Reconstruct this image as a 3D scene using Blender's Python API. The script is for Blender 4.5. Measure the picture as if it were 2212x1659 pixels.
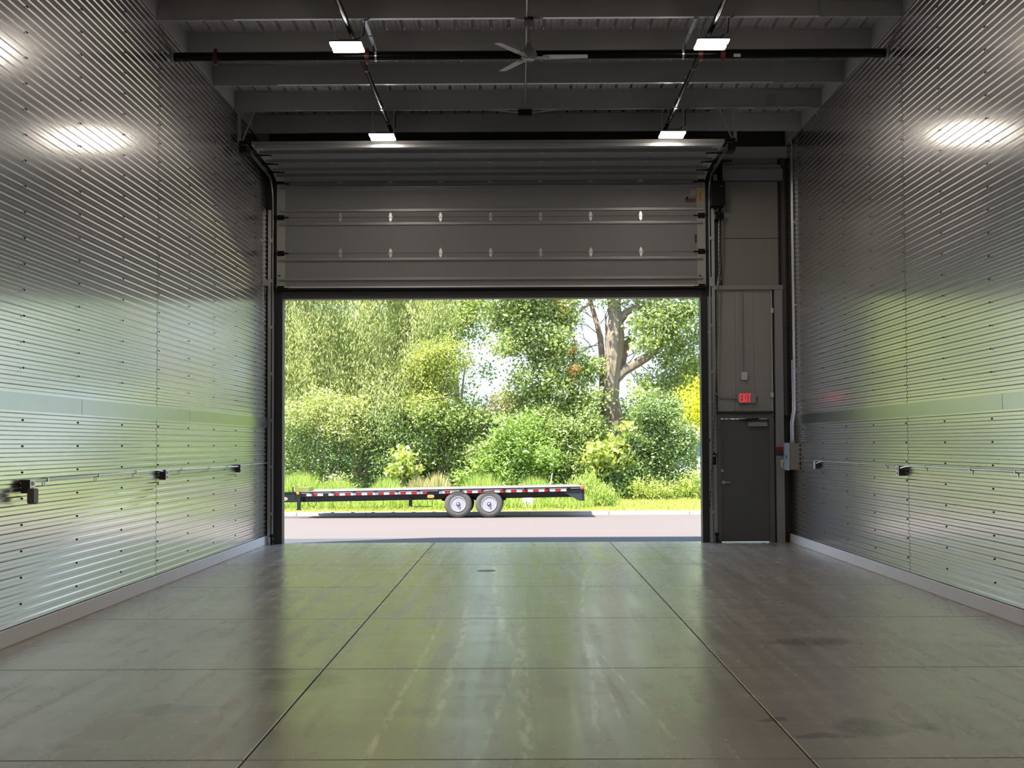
import bpy, math, random
import numpy as np
from mathutils import Matrix, Vector

for _o in list(bpy.data.objects):
    bpy.data.objects.remove(_o, do_unlink=True)
SC = bpy.context.scene
COL = SC.collection
random.seed(7)
RNG = np.random.default_rng(11)
PI = math.pi

# ------------------------------------------------------------------ camera
F_PX, PITCH, YAW, ROLL, EYE = 3010.0, 0.0433, 0.0054, 0.0044, 1.695
_cp, _sp, _cy, _sy = math.cos(PITCH), math.sin(PITCH), math.cos(YAW), math.sin(YAW)
FWD = Vector((-_sy * _cp, _cy * _cp, _sp))
_r = Vector((_cy, _sy, 0.0))
_u = _r.cross(FWD)
RIGHT = _r * math.cos(ROLL) - _u * math.sin(ROLL)
UP = _u * math.cos(ROLL) + _r * math.sin(ROLL)
cam_data = bpy.data.cameras.new('camera')
cam_data.sensor_width = 36.0
cam_data.lens = 36.0 * F_PX / 2212.0
cam_data.clip_start = 0.05
cam_data.clip_end = 400.0
cam = bpy.data.objects.new('camera', cam_data)
COL.objects.link(cam)
M = Matrix((RIGHT, UP, -FWD)).transposed().to_4x4()
M.translation = Vector((0, 0, EYE))
cam.matrix_world = M
SC.camera = cam


def at(px, py, Y):
    """world point that stands at depth Y behind a point of the 2212x1659 frame"""
    v = FWD * F_PX + RIGHT * (px - 1106.0) + UP * (829.5 - py)
    return v * (Y / v.y) + Vector((0, 0, EYE))


# ------------------------------------------------------------------ world, sun, exposure
world = bpy.data.worlds.new('sky')
SC.world = world
world.use_nodes = True
wn = world.node_tree
wn.nodes.clear()
w_out = wn.nodes.new('ShaderNodeOutputWorld')
w_bg = wn.nodes.new('ShaderNodeBackground')
w_tc = wn.nodes.new('ShaderNodeTexCoord')
w_no = wn.nodes.new('ShaderNodeTexNoise')
w_no.inputs['Scale'].default_value = 3.2
w_no.inputs['Detail'].default_value = 6.0
w_rp = wn.nodes.new('ShaderNodeValToRGB')
w_rp.color_ramp.elements[0].position = 0.38
w_rp.color_ramp.elements[0].color = (0.40, 0.60, 1.0, 1)
w_rp.color_ramp.elements[1].position = 0.62
w_rp.color_ramp.elements[1].color = (0.80, 0.88, 1.0, 1)
wn.links.new(w_tc.outputs['Generated'], w_no.inputs['Vector'])
wn.links.new(w_no.outputs['Fac'], w_rp.inputs['Fac'])
wn.links.new(w_rp.outputs['Color'], w_bg.inputs['Color'])
w_bg.inputs['Strength'].default_value = 1.45
wn.links.new(w_bg.outputs['Background'], w_out.inputs['Surface'])

sun_data = bpy.data.lights.new('sun', 'SUN')
sun_data.energy = 10.5
sun_data.angle = 0.009
sun_data.color = (1.0, 0.95, 0.86)
sun = bpy.data.objects.new('sun', sun_data)
COL.objects.link(sun)
sun.rotation_euler = Vector((0.40, 0.31, -1.0)).to_track_quat('-Z', 'Y').to_euler()
sun.location = (-10, -10, 30)
LAMP_STRENGTH = 44.0          # emission of every ceiling fixture's lens
LAMP_COLOR = (1.0, 0.91, 0.79)

SC.view_settings.view_transform = 'Standard'
SC.view_settings.look = 'None'
SC.view_settings.exposure = 0.6
SC.view_settings.gamma = 1.0
SC.view_settings.use_curve_mapping = False
SC.cycles.use_denoising = True
SC.cycles.max_bounces = 6
SC.cycles.diffuse_bounces = 2
SC.cycles.glossy_bounces = 4
SC.cycles.transmission_bounces = 2
SC.cycles.sample_clamp_indirect = 6.0
SC.cycles.adaptive_threshold = 0.05


# ------------------------------------------------------------------ materials
MATS = {}


def principled(name, color, rough=0.6, metal=0.0, spec=0.5, var=0.0, scale=8.0, bump=0.0, bscale=60.0, stretch=None, coat=0.0):
    if name in MATS:
        return MATS[name]
    m = bpy.data.materials.new(name)
    m.use_nodes = True
    nt = m.node_tree
    b = nt.nodes['Principled BSDF']
    b.inputs['Base Color'].default_value = (*color, 1)
    b.inputs['Roughness'].default_value = rough
    b.inputs['Metallic'].default_value = metal
    b.inputs['Specular IOR Level'].default_value = spec
    if coat:
        b.inputs['Coat Weight'].default_value = coat
        b.inputs['Coat Roughness'].default_value = 0.15
    if var or bump:
        geo = nt.nodes.new('ShaderNodeNewGeometry')
        vec = geo.outputs['Position']
        if stretch:
            mp = nt.nodes.new('ShaderNodeMapping')
            mp.inputs['Scale'].default_value = stretch
            nt.links.new(vec, mp.inputs['Vector'])
            vec = mp.outputs['Vector']
    if var:
        no = nt.nodes.new('ShaderNodeTexNoise')
        no.inputs['Scale'].default_value = scale
        no.inputs['Detail'].default_value = 5.0
        nt.links.new(vec, no.inputs['Vector'])
        mx = nt.nodes.new('ShaderNodeMix')
        mx.data_type = 'RGBA'
        mx.inputs['A'].default_value = (*[c * (1 - var) for c in color], 1)
        mx.inputs['B'].default_value = (*[min(1.0, c * (1 + var)) for c in color], 1)
        nt.links.new(no.outputs['Fac'], mx.inputs['Factor'])
        nt.links.new(mx.outputs['Result'], b.inputs['Base Color'])
    if bump:
        n2 = nt.nodes.new('ShaderNodeTexNoise')
        n2.inputs['Scale'].default_value = bscale
        n2.inputs['Detail'].default_value = 4.0
        nt.links.new(vec, n2.inputs['Vector'])
        bp = nt.nodes.new('ShaderNodeBump')
        bp.inputs['Strength'].default_value = bump
        bp.inputs['Distance'].default_value = 0.02
        nt.links.new(n2.outputs['Fac'], bp.inputs['Height'])
        nt.links.new(bp.outputs['Normal'], b.inputs['Normal'])
    MATS[name] = m
    return m


def emission(name, color, strength):
    m = bpy.data.materials.new(name)
    m.use_nodes = True
    b = m.node_tree.nodes['Principled BSDF']
    b.inputs['Base Color'].default_value = (*color, 1)
    b.inputs['Emission Color'].default_value = (*color, 1)
    b.inputs['Emission Strength'].default_value = strength
    return m


def leaf_mat(name, c0, c1, trans=0.35):
    m = bpy.data.materials.new(name)
    m.use_nodes = True
    nt = m.node_tree
    nt.nodes.clear()
    out = nt.nodes.new('ShaderNodeOutputMaterial')
    geo = nt.nodes.new('ShaderNodeNewGeometry')
    rp = nt.nodes.new('ShaderNodeMix')
    rp.data_type = 'RGBA'
    rp.inputs['A'].default_value = (*c0, 1)
    rp.inputs['B'].default_value = (*c1, 1)
    nt.links.new(geo.outputs['Random Per Island'], rp.inputs['Factor'])
    d = nt.nodes.new('ShaderNodeBsdfDiffuse')
    t = nt.nodes.new('ShaderNodeBsdfTranslucent')
    g = nt.nodes.new('ShaderNodeBsdfGlossy')
    g.inputs['Roughness'].default_value = 0.45
    g.inputs['Color'].default_value = (1, 1, 1, 1)
    mx = nt.nodes.new('ShaderNodeMixShader')
    mx.inputs['Fac'].default_value = trans
    mg = nt.nodes.new('ShaderNodeMixShader')
    mg.inputs['Fac'].default_value = 0.05
    nt.links.new(rp.outputs['Result'], d.inputs['Color'])
    nt.links.new(rp.outputs['Result'], t.inputs['Color'])
    nt.links.new(d.outputs[0], mx.inputs[1])
    nt.links.new(t.outputs[0], mx.inputs[2])
    nt.links.new(mx.outputs[0], mg.inputs[1])
    nt.links.new(g.outputs[0], mg.inputs[2])
    nt.links.new(mg.outputs[0], out.inputs['Surface'])
    return m


GALV = principled('galvanised_panel', (0.68, 0.67, 0.65), 0.175, 1.0, var=0.05, scale=2.0)


def second_lobe(m, rough, fac):
    """weathered zinc: a sharp sheen over a broad dull one"""
    nt = m.node_tree
    b = nt.nodes['Principled BSDF']
    c = nt.nodes.new('ShaderNodeBsdfAnisotropic')
    c.inputs['Roughness'].default_value = rough
    src = b.inputs['Base Color'].links
    if src:
        nt.links.new(src[0].from_socket, c.inputs['Color'])
    else:
        c.inputs['Color'].default_value = b.inputs['Base Color'].default_value
    mx = nt.nodes.new('ShaderNodeMixShader')
    mx.inputs['Fac'].default_value = fac
    out = nt.nodes['Material Output']
    nt.links.new(b.outputs[0], mx.inputs[1])
    nt.links.new(c.outputs[0], mx.inputs[2])
    nt.links.new(mx.outputs[0], out.inputs['Surface'])


second_lobe(GALV, 0.42, 0.20)
BAND = principled('galvanised_band', (0.44, 0.45, 0.44), 0.22, 1.0, var=0.06, scale=6.0)
STEEL = principled('zinc_steel', (0.62, 0.63, 0.64), 0.32, 1.0)
CONDUIT = principled('conduit_steel', (0.78, 0.79, 0.80), 0.28, 1.0)
PURLIN = principled('grey_primed_steel', (0.38, 0.385, 0.40), 0.5, 0.0, var=0.08, scale=3.0)
FLANGE_LIT = principled('flange_lit_underside', (0.85, 0.85, 0.86), 0.35, 0.7)  # light caught on the purlin undersides, put into a brighter colour
DECK = principled('roof_deck_steel', (0.50, 0.495, 0.49), 0.42, 0.35, var=0.08, scale=4.0)
BLACKPIPE = principled('black_pipe', (0.006, 0.006, 0.006), 0.2, 0.0, 0.14)
BLACK = principled('black_plastic', (0.008, 0.008, 0.009), 0.45, 0.0, 0.2)
DARKTRIM = principled('dark_bronze_trim', (0.03, 0.028, 0.027), 0.45)
BACKING = principled('dark_insulation', (0.02, 0.02, 0.02), 0.9)
DOORPAN = principled('door_panel_paint', (0.27, 0.27, 0.272), 0.48, var=0.03, scale=3.0)
STILE = principled('door_stile_paint', (0.44, 0.43, 0.39), 0.5)
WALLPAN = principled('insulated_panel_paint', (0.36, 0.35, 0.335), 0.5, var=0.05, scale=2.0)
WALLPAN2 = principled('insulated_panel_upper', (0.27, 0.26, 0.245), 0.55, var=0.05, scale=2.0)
TRIMGREY = principled('grey_trim', (0.33, 0.335, 0.34), 0.45, 0.2)
DOORGREY = principled('grey_door_paint', (0.115, 0.118, 0.125), 0.42, var=0.05, scale=3.0)
FRAMEGREY = principled('grey_frame_paint', (0.15, 0.15, 0.155), 0.42)
BASEW = principled('white_base_paint', (0.88, 0.87, 0.88), 0.5, var=0.04, scale=5.0, bump=0.05)
CAULK = principled('tan_caulk', (0.55, 0.46, 0.38), 0.7)
WHITE = principled('white_plastic', (0.7, 0.7, 0.7), 0.45)
FANW = principled('fan_white', (0.55, 0.55, 0.54), 0.35)
FANMOTOR = principled('fan_motor', (0.24, 0.23, 0.22), 0.45)
REDP = principled('red_paint', (0.08, 0.008, 0.007), 0.4)
PANEL_LIT = principled('panel_lit_grey', (0.42, 0.47, 0.50), 0.4)  # daylight falling on the breaker cover is put into this colour
LENS = emission('led_lens', LAMP_COLOR, LAMP_STRENGTH)
EXITRED = emission('exit_red', (1.0, 0.05, 0.07), 0.4)
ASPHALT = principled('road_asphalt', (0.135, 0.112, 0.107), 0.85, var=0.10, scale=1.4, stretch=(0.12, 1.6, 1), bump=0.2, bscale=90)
APRON_SHADE = principled('apron_shade_asphalt', (0.06, 0.064, 0.08), 0.8, var=0.10, scale=3.0, bump=0.2, bscale=90)  # the building's bluish shade is put into this asphalt colour
CURB = principled('curb_concrete', (0.34, 0.322, 0.305), 0.85, var=0.08, scale=4.0, bump=0.15, bscale=50)
SOIL = principled('verge_soil', (0.22, 0.26, 0.08), 0.95, var=0.3, scale=3.0)
BARK = principled('bark', (0.26, 0.21, 0.155), 0.9, var=0.45, scale=7.0, stretch=(2.2, 2.2, 0.35), bump=0.9, bscale=6.0)
DEADBARK = principled('dead_bark', (0.33, 0.25, 0.18), 0.9, var=0.45, scale=6.0, stretch=(2, 2, 0.5))
RUBBER = principled('tyre_rubber', (0.10, 0.092, 0.085), 0.75, var=0.1, scale=10.0)
RIM = principled('silver_wheel', (0.42, 0.42, 0.44), 0.4, 0.3)
TBLACK = principled('trailer_black', (0.012, 0.012, 0.014), 0.35)
TREDT = principled('tape_red', (0.42, 0.015, 0.02), 0.4)
TWHT = principled('tape_white', (0.72, 0.72, 0.74), 0.4)
AMBER = principled('amber_lens', (0.9, 0.30, 0.03), 0.25)
REDLENS = principled('red_lens', (0.75, 0.12, 0.06), 0.25)
PLANK = principled('deck_plank', (0.20, 0.18, 0.15), 0.8, var=0.15, scale=5.0, stretch=(0.3, 6, 1))


# floor material: polished concrete with wear streaks, stains and sheen changes
def scuffs():
    out = []
    for (a, b, c, w) in (((1262, 1350), (1258, 1290), (1272, 1225), .035), ((1262, 1350), (1290, 1430), (1345, 1560), .022), ((1262, 1360), (1275, 1450), (1290, 1600), .03),
                         ((1270, 1380), (1330, 1450), (1450, 1590), .02), ((1105, 1400), (1075, 1310), (1070, 1215), .05), ((1130, 1385), (1090, 1500), (1030, 1640), .03),
                         ((935, 1560), (985, 1420), (1010, 1300), .05), ((790, 1640), (880, 1480), (960, 1330), .03),
                         ((1140, 1640), (1130, 1500), (1128, 1320), .06)):
        P = []
        for px, py in (a, b, c):
            q = at(px, py, 1.0)
            t = EYE / (EYE - q.z)
            P.append((q.y * t, q.x * t))
        yy = [p[0] for p in P]
        co = np.polyfit(yy, [p[1] for p in P], 2)
        out.append((min(yy), max(yy), float(co[2]), float(co[1]), float(co[0]), w))
    return out


def floor_material():
    m = bpy.data.materials.new('polished_concrete')
    m.use_nodes = True
    nt = m.node_tree
    L = nt.links
    b = nt.nodes['Principled BSDF']
    geo = nt.nodes.new('ShaderNodeNewGeometry')

    def noise(scale, detail, sc=(1, 1, 1), dist=0.0):
        mp = nt.nodes.new('ShaderNodeMapping')
        mp.inputs['Scale'].default_value = sc
        L.new(geo.outputs['Position'], mp.inputs['Vector'])
        n = nt.nodes.new('ShaderNodeTexNoise')
        n.inputs['Scale'].default_value = scale
        n.inputs['Detail'].default_value = detail
        n.inputs['Distortion'].default_value = dist
        L.new(mp.outputs['Vector'], n.inputs['Vector'])
        return n.outputs['Fac']

    def ramp(sock, p0, p1, v0, v1):
        r = nt.nodes.new('ShaderNodeMapRange')
        r.inputs['From Min'].default_value = p0
        r.inputs['From Max'].default_value = p1
        r.inputs['To Min'].default_value = v0
        r.inputs['To Max'].default_value = v1
        L.new(sock, r.inputs['Value'])
        return r.outputs['Result']

    def math_(op, a, c):
        n = nt.nodes.new('ShaderNodeMath')
        n.operation = op
        for i, s in enumerate((a, c)):
            if isinstance(s, (int, float)):
                n.inputs[i].default_value = s
            else:
                L.new(s, n.inputs[i])
        return n.outputs[0]

    cloud = noise(0.55, 6.0, dist=0.6)
    trowel = noise(2.2, 5.0, sc=(0.45, 1.6, 1))
    streak = noise(3.0, 3.0, sc=(2.4, 0.10, 1), dist=0.5)
    fine = noise(30.0, 3.0)
    v = ramp(cloud, 0.3, 0.7, 0.90, 1.06)
    v = math_('MULTIPLY', v, ramp(trowel, 0.3, 0.7, 0.96, 1.04))
    v = math_('MULTIPLY', v, ramp(streak, 0.35, 0.7, 0.95, 1.06))
    v = math_('MULTIPLY', v, ramp(fine, 0.3, 0.7, 0.985, 1.015))
    # dark drips and damp patches on the slab
    spots = [(2.05, 8.42, .26, .30), (1.75, 8.18, .22, .10), (2.42, 8.40, .13, .16), (2.12, 8.28, .16, .10), (-1.55, 10.0, .34, .42),
             (-2.62, 8.0, .13, .12), (-1.85, 10.55, .18, .2), (2.5, 12.0, .5, .25), (-2.2, 9.05, .35, .2), (1.55, 8.65, .10, .08)]
    sep = nt.nodes.new('ShaderNodeSeparateXYZ')
    wob = nt.nodes.new('ShaderNodeTexNoise')
    wob.inputs['Scale'].default_value = 4.0
    wob.inputs['Detail'].default_value = 3.0
    L.new(geo.outputs['Position'], wob.inputs['Vector'])
    wadd = nt.nodes.new('ShaderNodeVectorMath')
    wadd.operation = 'MULTIPLY_ADD'
    wadd.inputs[1].default_value = (0.34, 0.34, 0)
    L.new(wob.outputs['Color'], wadd.inputs[0])
    L.new(geo.outputs['Position'], wadd.inputs[2])
    L.new(wadd.outputs[0], sep.inputs[0])
    tot = None
    for (sx, sy, rx, ry) in spots:
        dx = math_('DIVIDE', math_('SUBTRACT', sep.outputs['X'], sx + 0.17), rx)
        dy = math_('DIVIDE', math_('SUBTRACT', sep.outputs['Y'], sy + 0.17), ry)
        d = math_('ADD', math_('MULTIPLY', dx, dx), math_('MULTIPLY', dy, dy))
        k = ramp(d, 0.35, 1.0, 1.0, 0.0)
        tot = k if tot is None else math_('MAXIMUM', tot, k)
    v = math_('MULTIPLY', v, ramp(tot, 0, 1, 1.0, 0.60))
    # pale scuffs left by turning tyres: shallow curves x = a + b*y + c*y*y on the slab
    sp2 = nt.nodes.new('ShaderNodeSeparateXYZ')
    L.new(geo.outputs['Position'], sp2.inputs[0])
    fx, fy = sp2.outputs['X'], sp2.outputs['Y']
    broken = ramp(noise(5.0, 3.0, sc=(3, 0.6, 1)), 0.42, 0.6, 0.0, 1.0)
    tot2 = None
    for (y0, y1, c0, c1, c2, wd) in scuffs():
        cx = math_('ADD', math_('MULTIPLY', math_('ADD', math_('MULTIPLY', fy, c2), c1), fy), c0)
        d = math_('ABSOLUTE', math_('SUBTRACT', fx, cx), 0.0)
        k = ramp(d, wd * 0.3, wd, 1.0, 0.0)
        k = math_('MULTIPLY', k, math_('MULTIPLY', ramp(fy, y0 - 0.3, y0 + 0.3, 0, 1), ramp(fy, y1 - 0.5, y1 + 0.3, 1, 0)))
        tot2 = k if tot2 is None else math_('MAXIMUM', tot2, k)
    v = math_('ADD', v, math_('MULTIPLY', math_('MULTIPLY', tot2, broken), 0.75))
    hsv = nt.nodes.new('ShaderNodeMix')
    hsv.data_type = 'RGBA'
    hsv.blend_type = 'MULTIPLY'
    hsv.inputs['Factor'].default_value = 1.0
    hsv.inputs['A'].default_value = (0.41, 0.38, 0.335, 1)
    comb = nt.nodes.new('ShaderNodeCombineColor')
    for i in range(3):
        L.new(v, comb.inputs[i])
    L.new(comb.outputs[0], hsv.inputs['B'])
    L.new(hsv.outputs['Result'], b.inputs['Base Color'])
    r = ramp(trowel, 0.25, 0.75, 0.19, 0.27)
    r = math_('ADD', r, ramp(streak, 0.35, 0.65, -0.03, 0.05))
    r = math_('ADD', r, ramp(cloud, 0.3, 0.7, 0.03, -0.02))
    L.new(r, b.inputs['Roughness'])
    b.inputs['Specular IOR Level'].default_value = 0.8
    bp = nt.nodes.new('ShaderNodeBump')
    bp.inputs['Strength'].default_value = 0.0
    bp.inputs['Distance'].default_value = 0.02
    L.new(trowel, bp.inputs['Height'])
    L.new(bp.outputs['Normal'], b.inputs['Normal'])
    return m


FLOOR = floor_material()


# ------------------------------------------------------------------ mesh helpers
class MB:
    def __init__(self):
        self.v, self.f = [], []

    def add(self, verts, faces):
        n = len(self.v)
        self.v += [tuple(p) for p in verts]
        self.f += [tuple(i + n for i in f) for f in faces]
        return self

    def box(self, x0, x1, y0, y1, z0, z1):
        if x0 > x1: x0, x1 = x1, x0
        if y0 > y1: y0, y1 = y1, y0
        if z0 > z1: z0, z1 = z1, z0
        return self.add([(x0, y0, z0), (x1, y0, z0), (x1, y1, z0), (x0, y1, z0), (x0, y0, z1), (x1, y0, z1), (x1, y1, z1), (x0, y1, z1)],
                        [(0, 3, 2, 1), (4, 5, 6, 7), (0, 1, 5, 4), (1, 2, 6, 5), (2, 3, 7, 6), (3, 0, 4, 7)])

    def bbox(self, x0, x1, y0, y1, z0, z1, b=0.01):
        """box with chamfered long edges all round (in the x-z outline) and front chamfer"""
        if x0 > x1: x0, x1 = x1, x0
        if z0 > z1: z0, z1 = z1, z0
        o = [(x0 + b, z0), (x1 - b, z0), (x1, z0 + b), (x1, z1 - b), (x1 - b, z1), (x0 + b, z1), (x0, z1 - b), (x0, z0 + b)]
        return self.prism([(x, y0, z) for x, z in o], (0, y1 - y0, 0))

    def prism(self, poly, ext):
        n = len(poly)
        e = Vector(ext)
        a = [Vector(p) for p in poly]
        vs = a + [p + e for p in a]
        fs = [tuple(range(n))[::-1], tuple(range(n, 2 * n))] + [(i, (i + 1) % n, n + (i + 1) % n, n + i) for i in range(n)]
        return self.add(vs, fs)

    def tube(self, pts, rad, seg=10, cap=True):
        pts = [Vector(p) for p in pts]
        rads = rad if isinstance(rad, (list, tuple)) else [rad] * len(pts)
        rings = []
        up = None
        for i, p in enumerate(pts):
            t = (pts[min(i + 1, len(pts) - 1)] - pts[max(i - 1, 0)]).normalized()
            if up is None:
                up = Vector((0, 0, 1)) if abs(t.z) < 0.9 else Vector((1, 0, 0))
            a = t.cross(up).normalized()
            b = a.cross(t).normalized()
            up = b
            rings.append([p + (a * math.cos(2 * PI * k / seg) + b * math.sin(2 * PI * k / seg)) * rads[i] for k in range(seg)])
        vs = [q for r in rings for q in r]
        fs = []
        for i in range(len(pts) - 1):
            for k in range(seg):
                fs.append((i * seg + k, i * seg + (k + 1) % seg, (i + 1) * seg + (k + 1) % seg, (i + 1) * seg + k))
        if cap:
            fs.append(tuple(range(seg))[::-1])
            fs.append(tuple((len(pts) - 1) * seg + k for k in range(seg)))
        return self.add(vs, fs)

    def lathe(self, prof, axis='z', c=(0, 0, 0), seg=24):
        """prof: list of (radius, along)"""
        vs, fs = [], []
        for r, h in prof:
            for k in range(seg):
                a = 2 * PI * k / seg
                x, y = r * math.cos(a), r * math.sin(a)
                p = {'z': (x, y, h), 'y': (x, h, y), 'x': (h, x, y)}[axis]
                vs.append((p[0] + c[0], p[1] + c[1], p[2] + c[2]))
        for i in range(len(prof) - 1):
            for k in range(seg):
                fs.append((i * seg + k, i * seg + (k + 1) % seg, (i + 1) * seg + (k + 1) % seg, (i + 1) * seg + k))
        fs.append(tuple(range(seg)))
        fs.append(tuple((len(prof) - 1) * seg + k for k in range(seg)))
        return self.add(vs, fs)

    def build(self, name, mat, parent=None, smooth=False, fn=None):
        me = bpy.data.meshes.new(name)
        vs = [fn(p) for p in self.v] if fn else self.v
        me.from_pydata([tuple(p) for p in vs], [], self.f)
        return link(name, me, mat, parent, smooth)


def link(name, me, mat=None, parent=None, smooth=False):
    if mat is not None and not me.materials:
        me.materials.append(mat)
    if smooth and me.polygons:
        me.polygons.foreach_set('use_smooth', [True] * len(me.polygons))
        try:
            me.set_sharp_from_angle(angle=math.radians(38))
        except Exception:
            pass
    me.update()
    o = bpy.data.objects.new(name, me)
    COL.objects.link(o)
    if parent is not None:
        o.parent = parent
        o.matrix_parent_inverse = parent.matrix_basis.inverted()
    return o


def empty(name, loc=(0, 0, 0)):
    o = bpy.data.objects.new(name, None)
    COL.objects.link(o)
    o.location = loc
    o.empty_display_size = 0.1
    return o


def thing(name, label, cat, loc=(0, 0, 0), group=None):
    o = empty(name, loc)
    return tag(o, label, cat, group)


def tag(o, label, cat, group=None):
    o['label'] = label
    o['category'] = cat
    if group:
        o['group'] = group
    return o


def struct(o, label=None):
    o['kind'] = 'structure'
    if label:
        o['label'] = label
    return o


def stuff(o):
    o['kind'] = 'stuff'
    return o


def text_mesh(txt, size, extrude=0.002):
    cu = bpy.data.curves.new('t', 'FONT')
    cu.body = txt
    cu.size = size
    cu.extrude = extrude
    cu.align_x = 'CENTER'
    cu.align_y = 'CENTER'
    cu.resolution_u = 2
    ob = bpy.data.objects.new('t', cu)
    COL.objects.link(ob)
    dg = bpy.context.evaluated_depsgraph_get()
    me = bpy.data.meshes.new_from_object(ob.evaluated_get(dg))
    bpy.data.objects.remove(ob, do_unlink=True)
    bpy.data.curves.remove(cu)
    return me


def place_text(name, txt, size, center, mat, parent, rot=0.0, squash=1.0, extrude=0.002):
    """upright lettering facing the room (-Y)"""
    me = text_mesh(txt, size, extrude)
    c, s = math.cos(rot), math.sin(rot)
    for v in me.vertices:
        x, y, z = v.co
        x *= squash
        v.co = (center[0] + x * c - y * s, center[1] - z, center[2] + x * s + y * c)
    return link(name, me, mat, parent)


# ------------------------------------------------------------------ room dimensions (metres)
WL, WR = -4.347, 4.631
FAR = 23.99
BACK = -8.0
ZP = 6.82          # underside of the purlins
ZD = 7.11          # roof deck
YP = [16.53 + 1.525 * i for i in range(-16, 5)]
BASE_H = 0.15
BAND0, BAND1 = 2.005, 2.165
SEAM = 16.69

# ---- floor: slabs between saw-cut joints
floor = struct(MB().box(WL - 0.1, WR + 0.1, BACK, FAR + 0.30, -0.30, -0.035).build('floor', BACKING))
xs = [WL - 0.05, -1.494, 1.555, WR + 0.05]
ys = [BACK] + [7.587 + 3.05 * k for k in range(-5, 6)] + [FAR + 0.28]
for i in range(3):
    for j in range(len(ys) - 1):
        gx0 = 0.006 if i else 0.0
        gx1 = 0.006 if i < 2 else 0.0
        x0, x1, y0, y1 = xs[i] + gx0, xs[i + 1] - gx1, ys[j] + 0.008, ys[j + 1] - 0.008
        mb = MB()
        c = 0.004
        mb.add([(x0, y0, -0.03), (x1, y0, -0.03), (x1, y1, -0.03), (x0, y1, -0.03),
                (x0, y0, -c), (x1, y0, -c), (x1, y1, -c), (x0, y1, -c),
                (x0 + c, y0 + c, 0), (x1 - c, y0 + c, 0), (x1 - c, y1 - c, 0), (x0 + c, y1 - c, 0)],
               [(0, 3, 2, 1), (0, 1, 5, 4), (1, 2, 6, 5), (2, 3, 7, 6), (3, 0, 4, 7),
                (4, 5, 9, 8), (5, 6, 10, 9), (6, 7, 11, 10), (7, 4, 8, 11), (8, 9, 10, 11)])
        mb.build('floor_slab', FLOOR, floor)

# ---- side walls: horizontal ribbed steel panels on a dark backing
PER, CREST, SLP, DEP = 0.0762, 0.0276, 0.0105, 0.0095


def rib_profile(z0, z1):
    """(depth, z) outline of the ribbed sheet"""
    pts = []
    z = z0
    while z < z1 - 1e-6:
        for dz, d in ((0, 0), (CREST, 0), (CREST + SLP, -DEP), (PER - SLP, -DEP)):
            if z + dz <= z1:
                pts.append((d, z + dz))
        z += PER
    pts.append((pts[-1][0], z1))
    return pts


def ribbed_panel(side, y0, y1, z0, z1, parent, lift=0.0):
    X = WL if side < 0 else WR
    s = 1.0 if side < 0 else -1.0        # into the room
    pr = rib_profile(z0, z1)
    vs, fs = [], []
    for y in (y0, y1):
        for d, z in pr:
            vs.append((X + s * (d + lift), y, z))
    n = len(pr)
    for i in range(n - 1):
        q = (i, i + 1, n + i + 1, n + i)
        fs.append(q if side > 0 else q[::-1])
    # folded returns at both ends give the sheet its edge
    for (base, yy) in ((0, y0), (n, y1)):
        k = len(vs)
        for d, z in pr:
            vs.append((X + s * (-DEP - 0.012), yy, z))
        for i in range(n - 1):
            fs.append((base + i, base + i + 1, k + i + 1, k + i))
    mb = MB()
    mb.add(vs, fs)
    return mb.build('wall_panel', GALV, parent)


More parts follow.
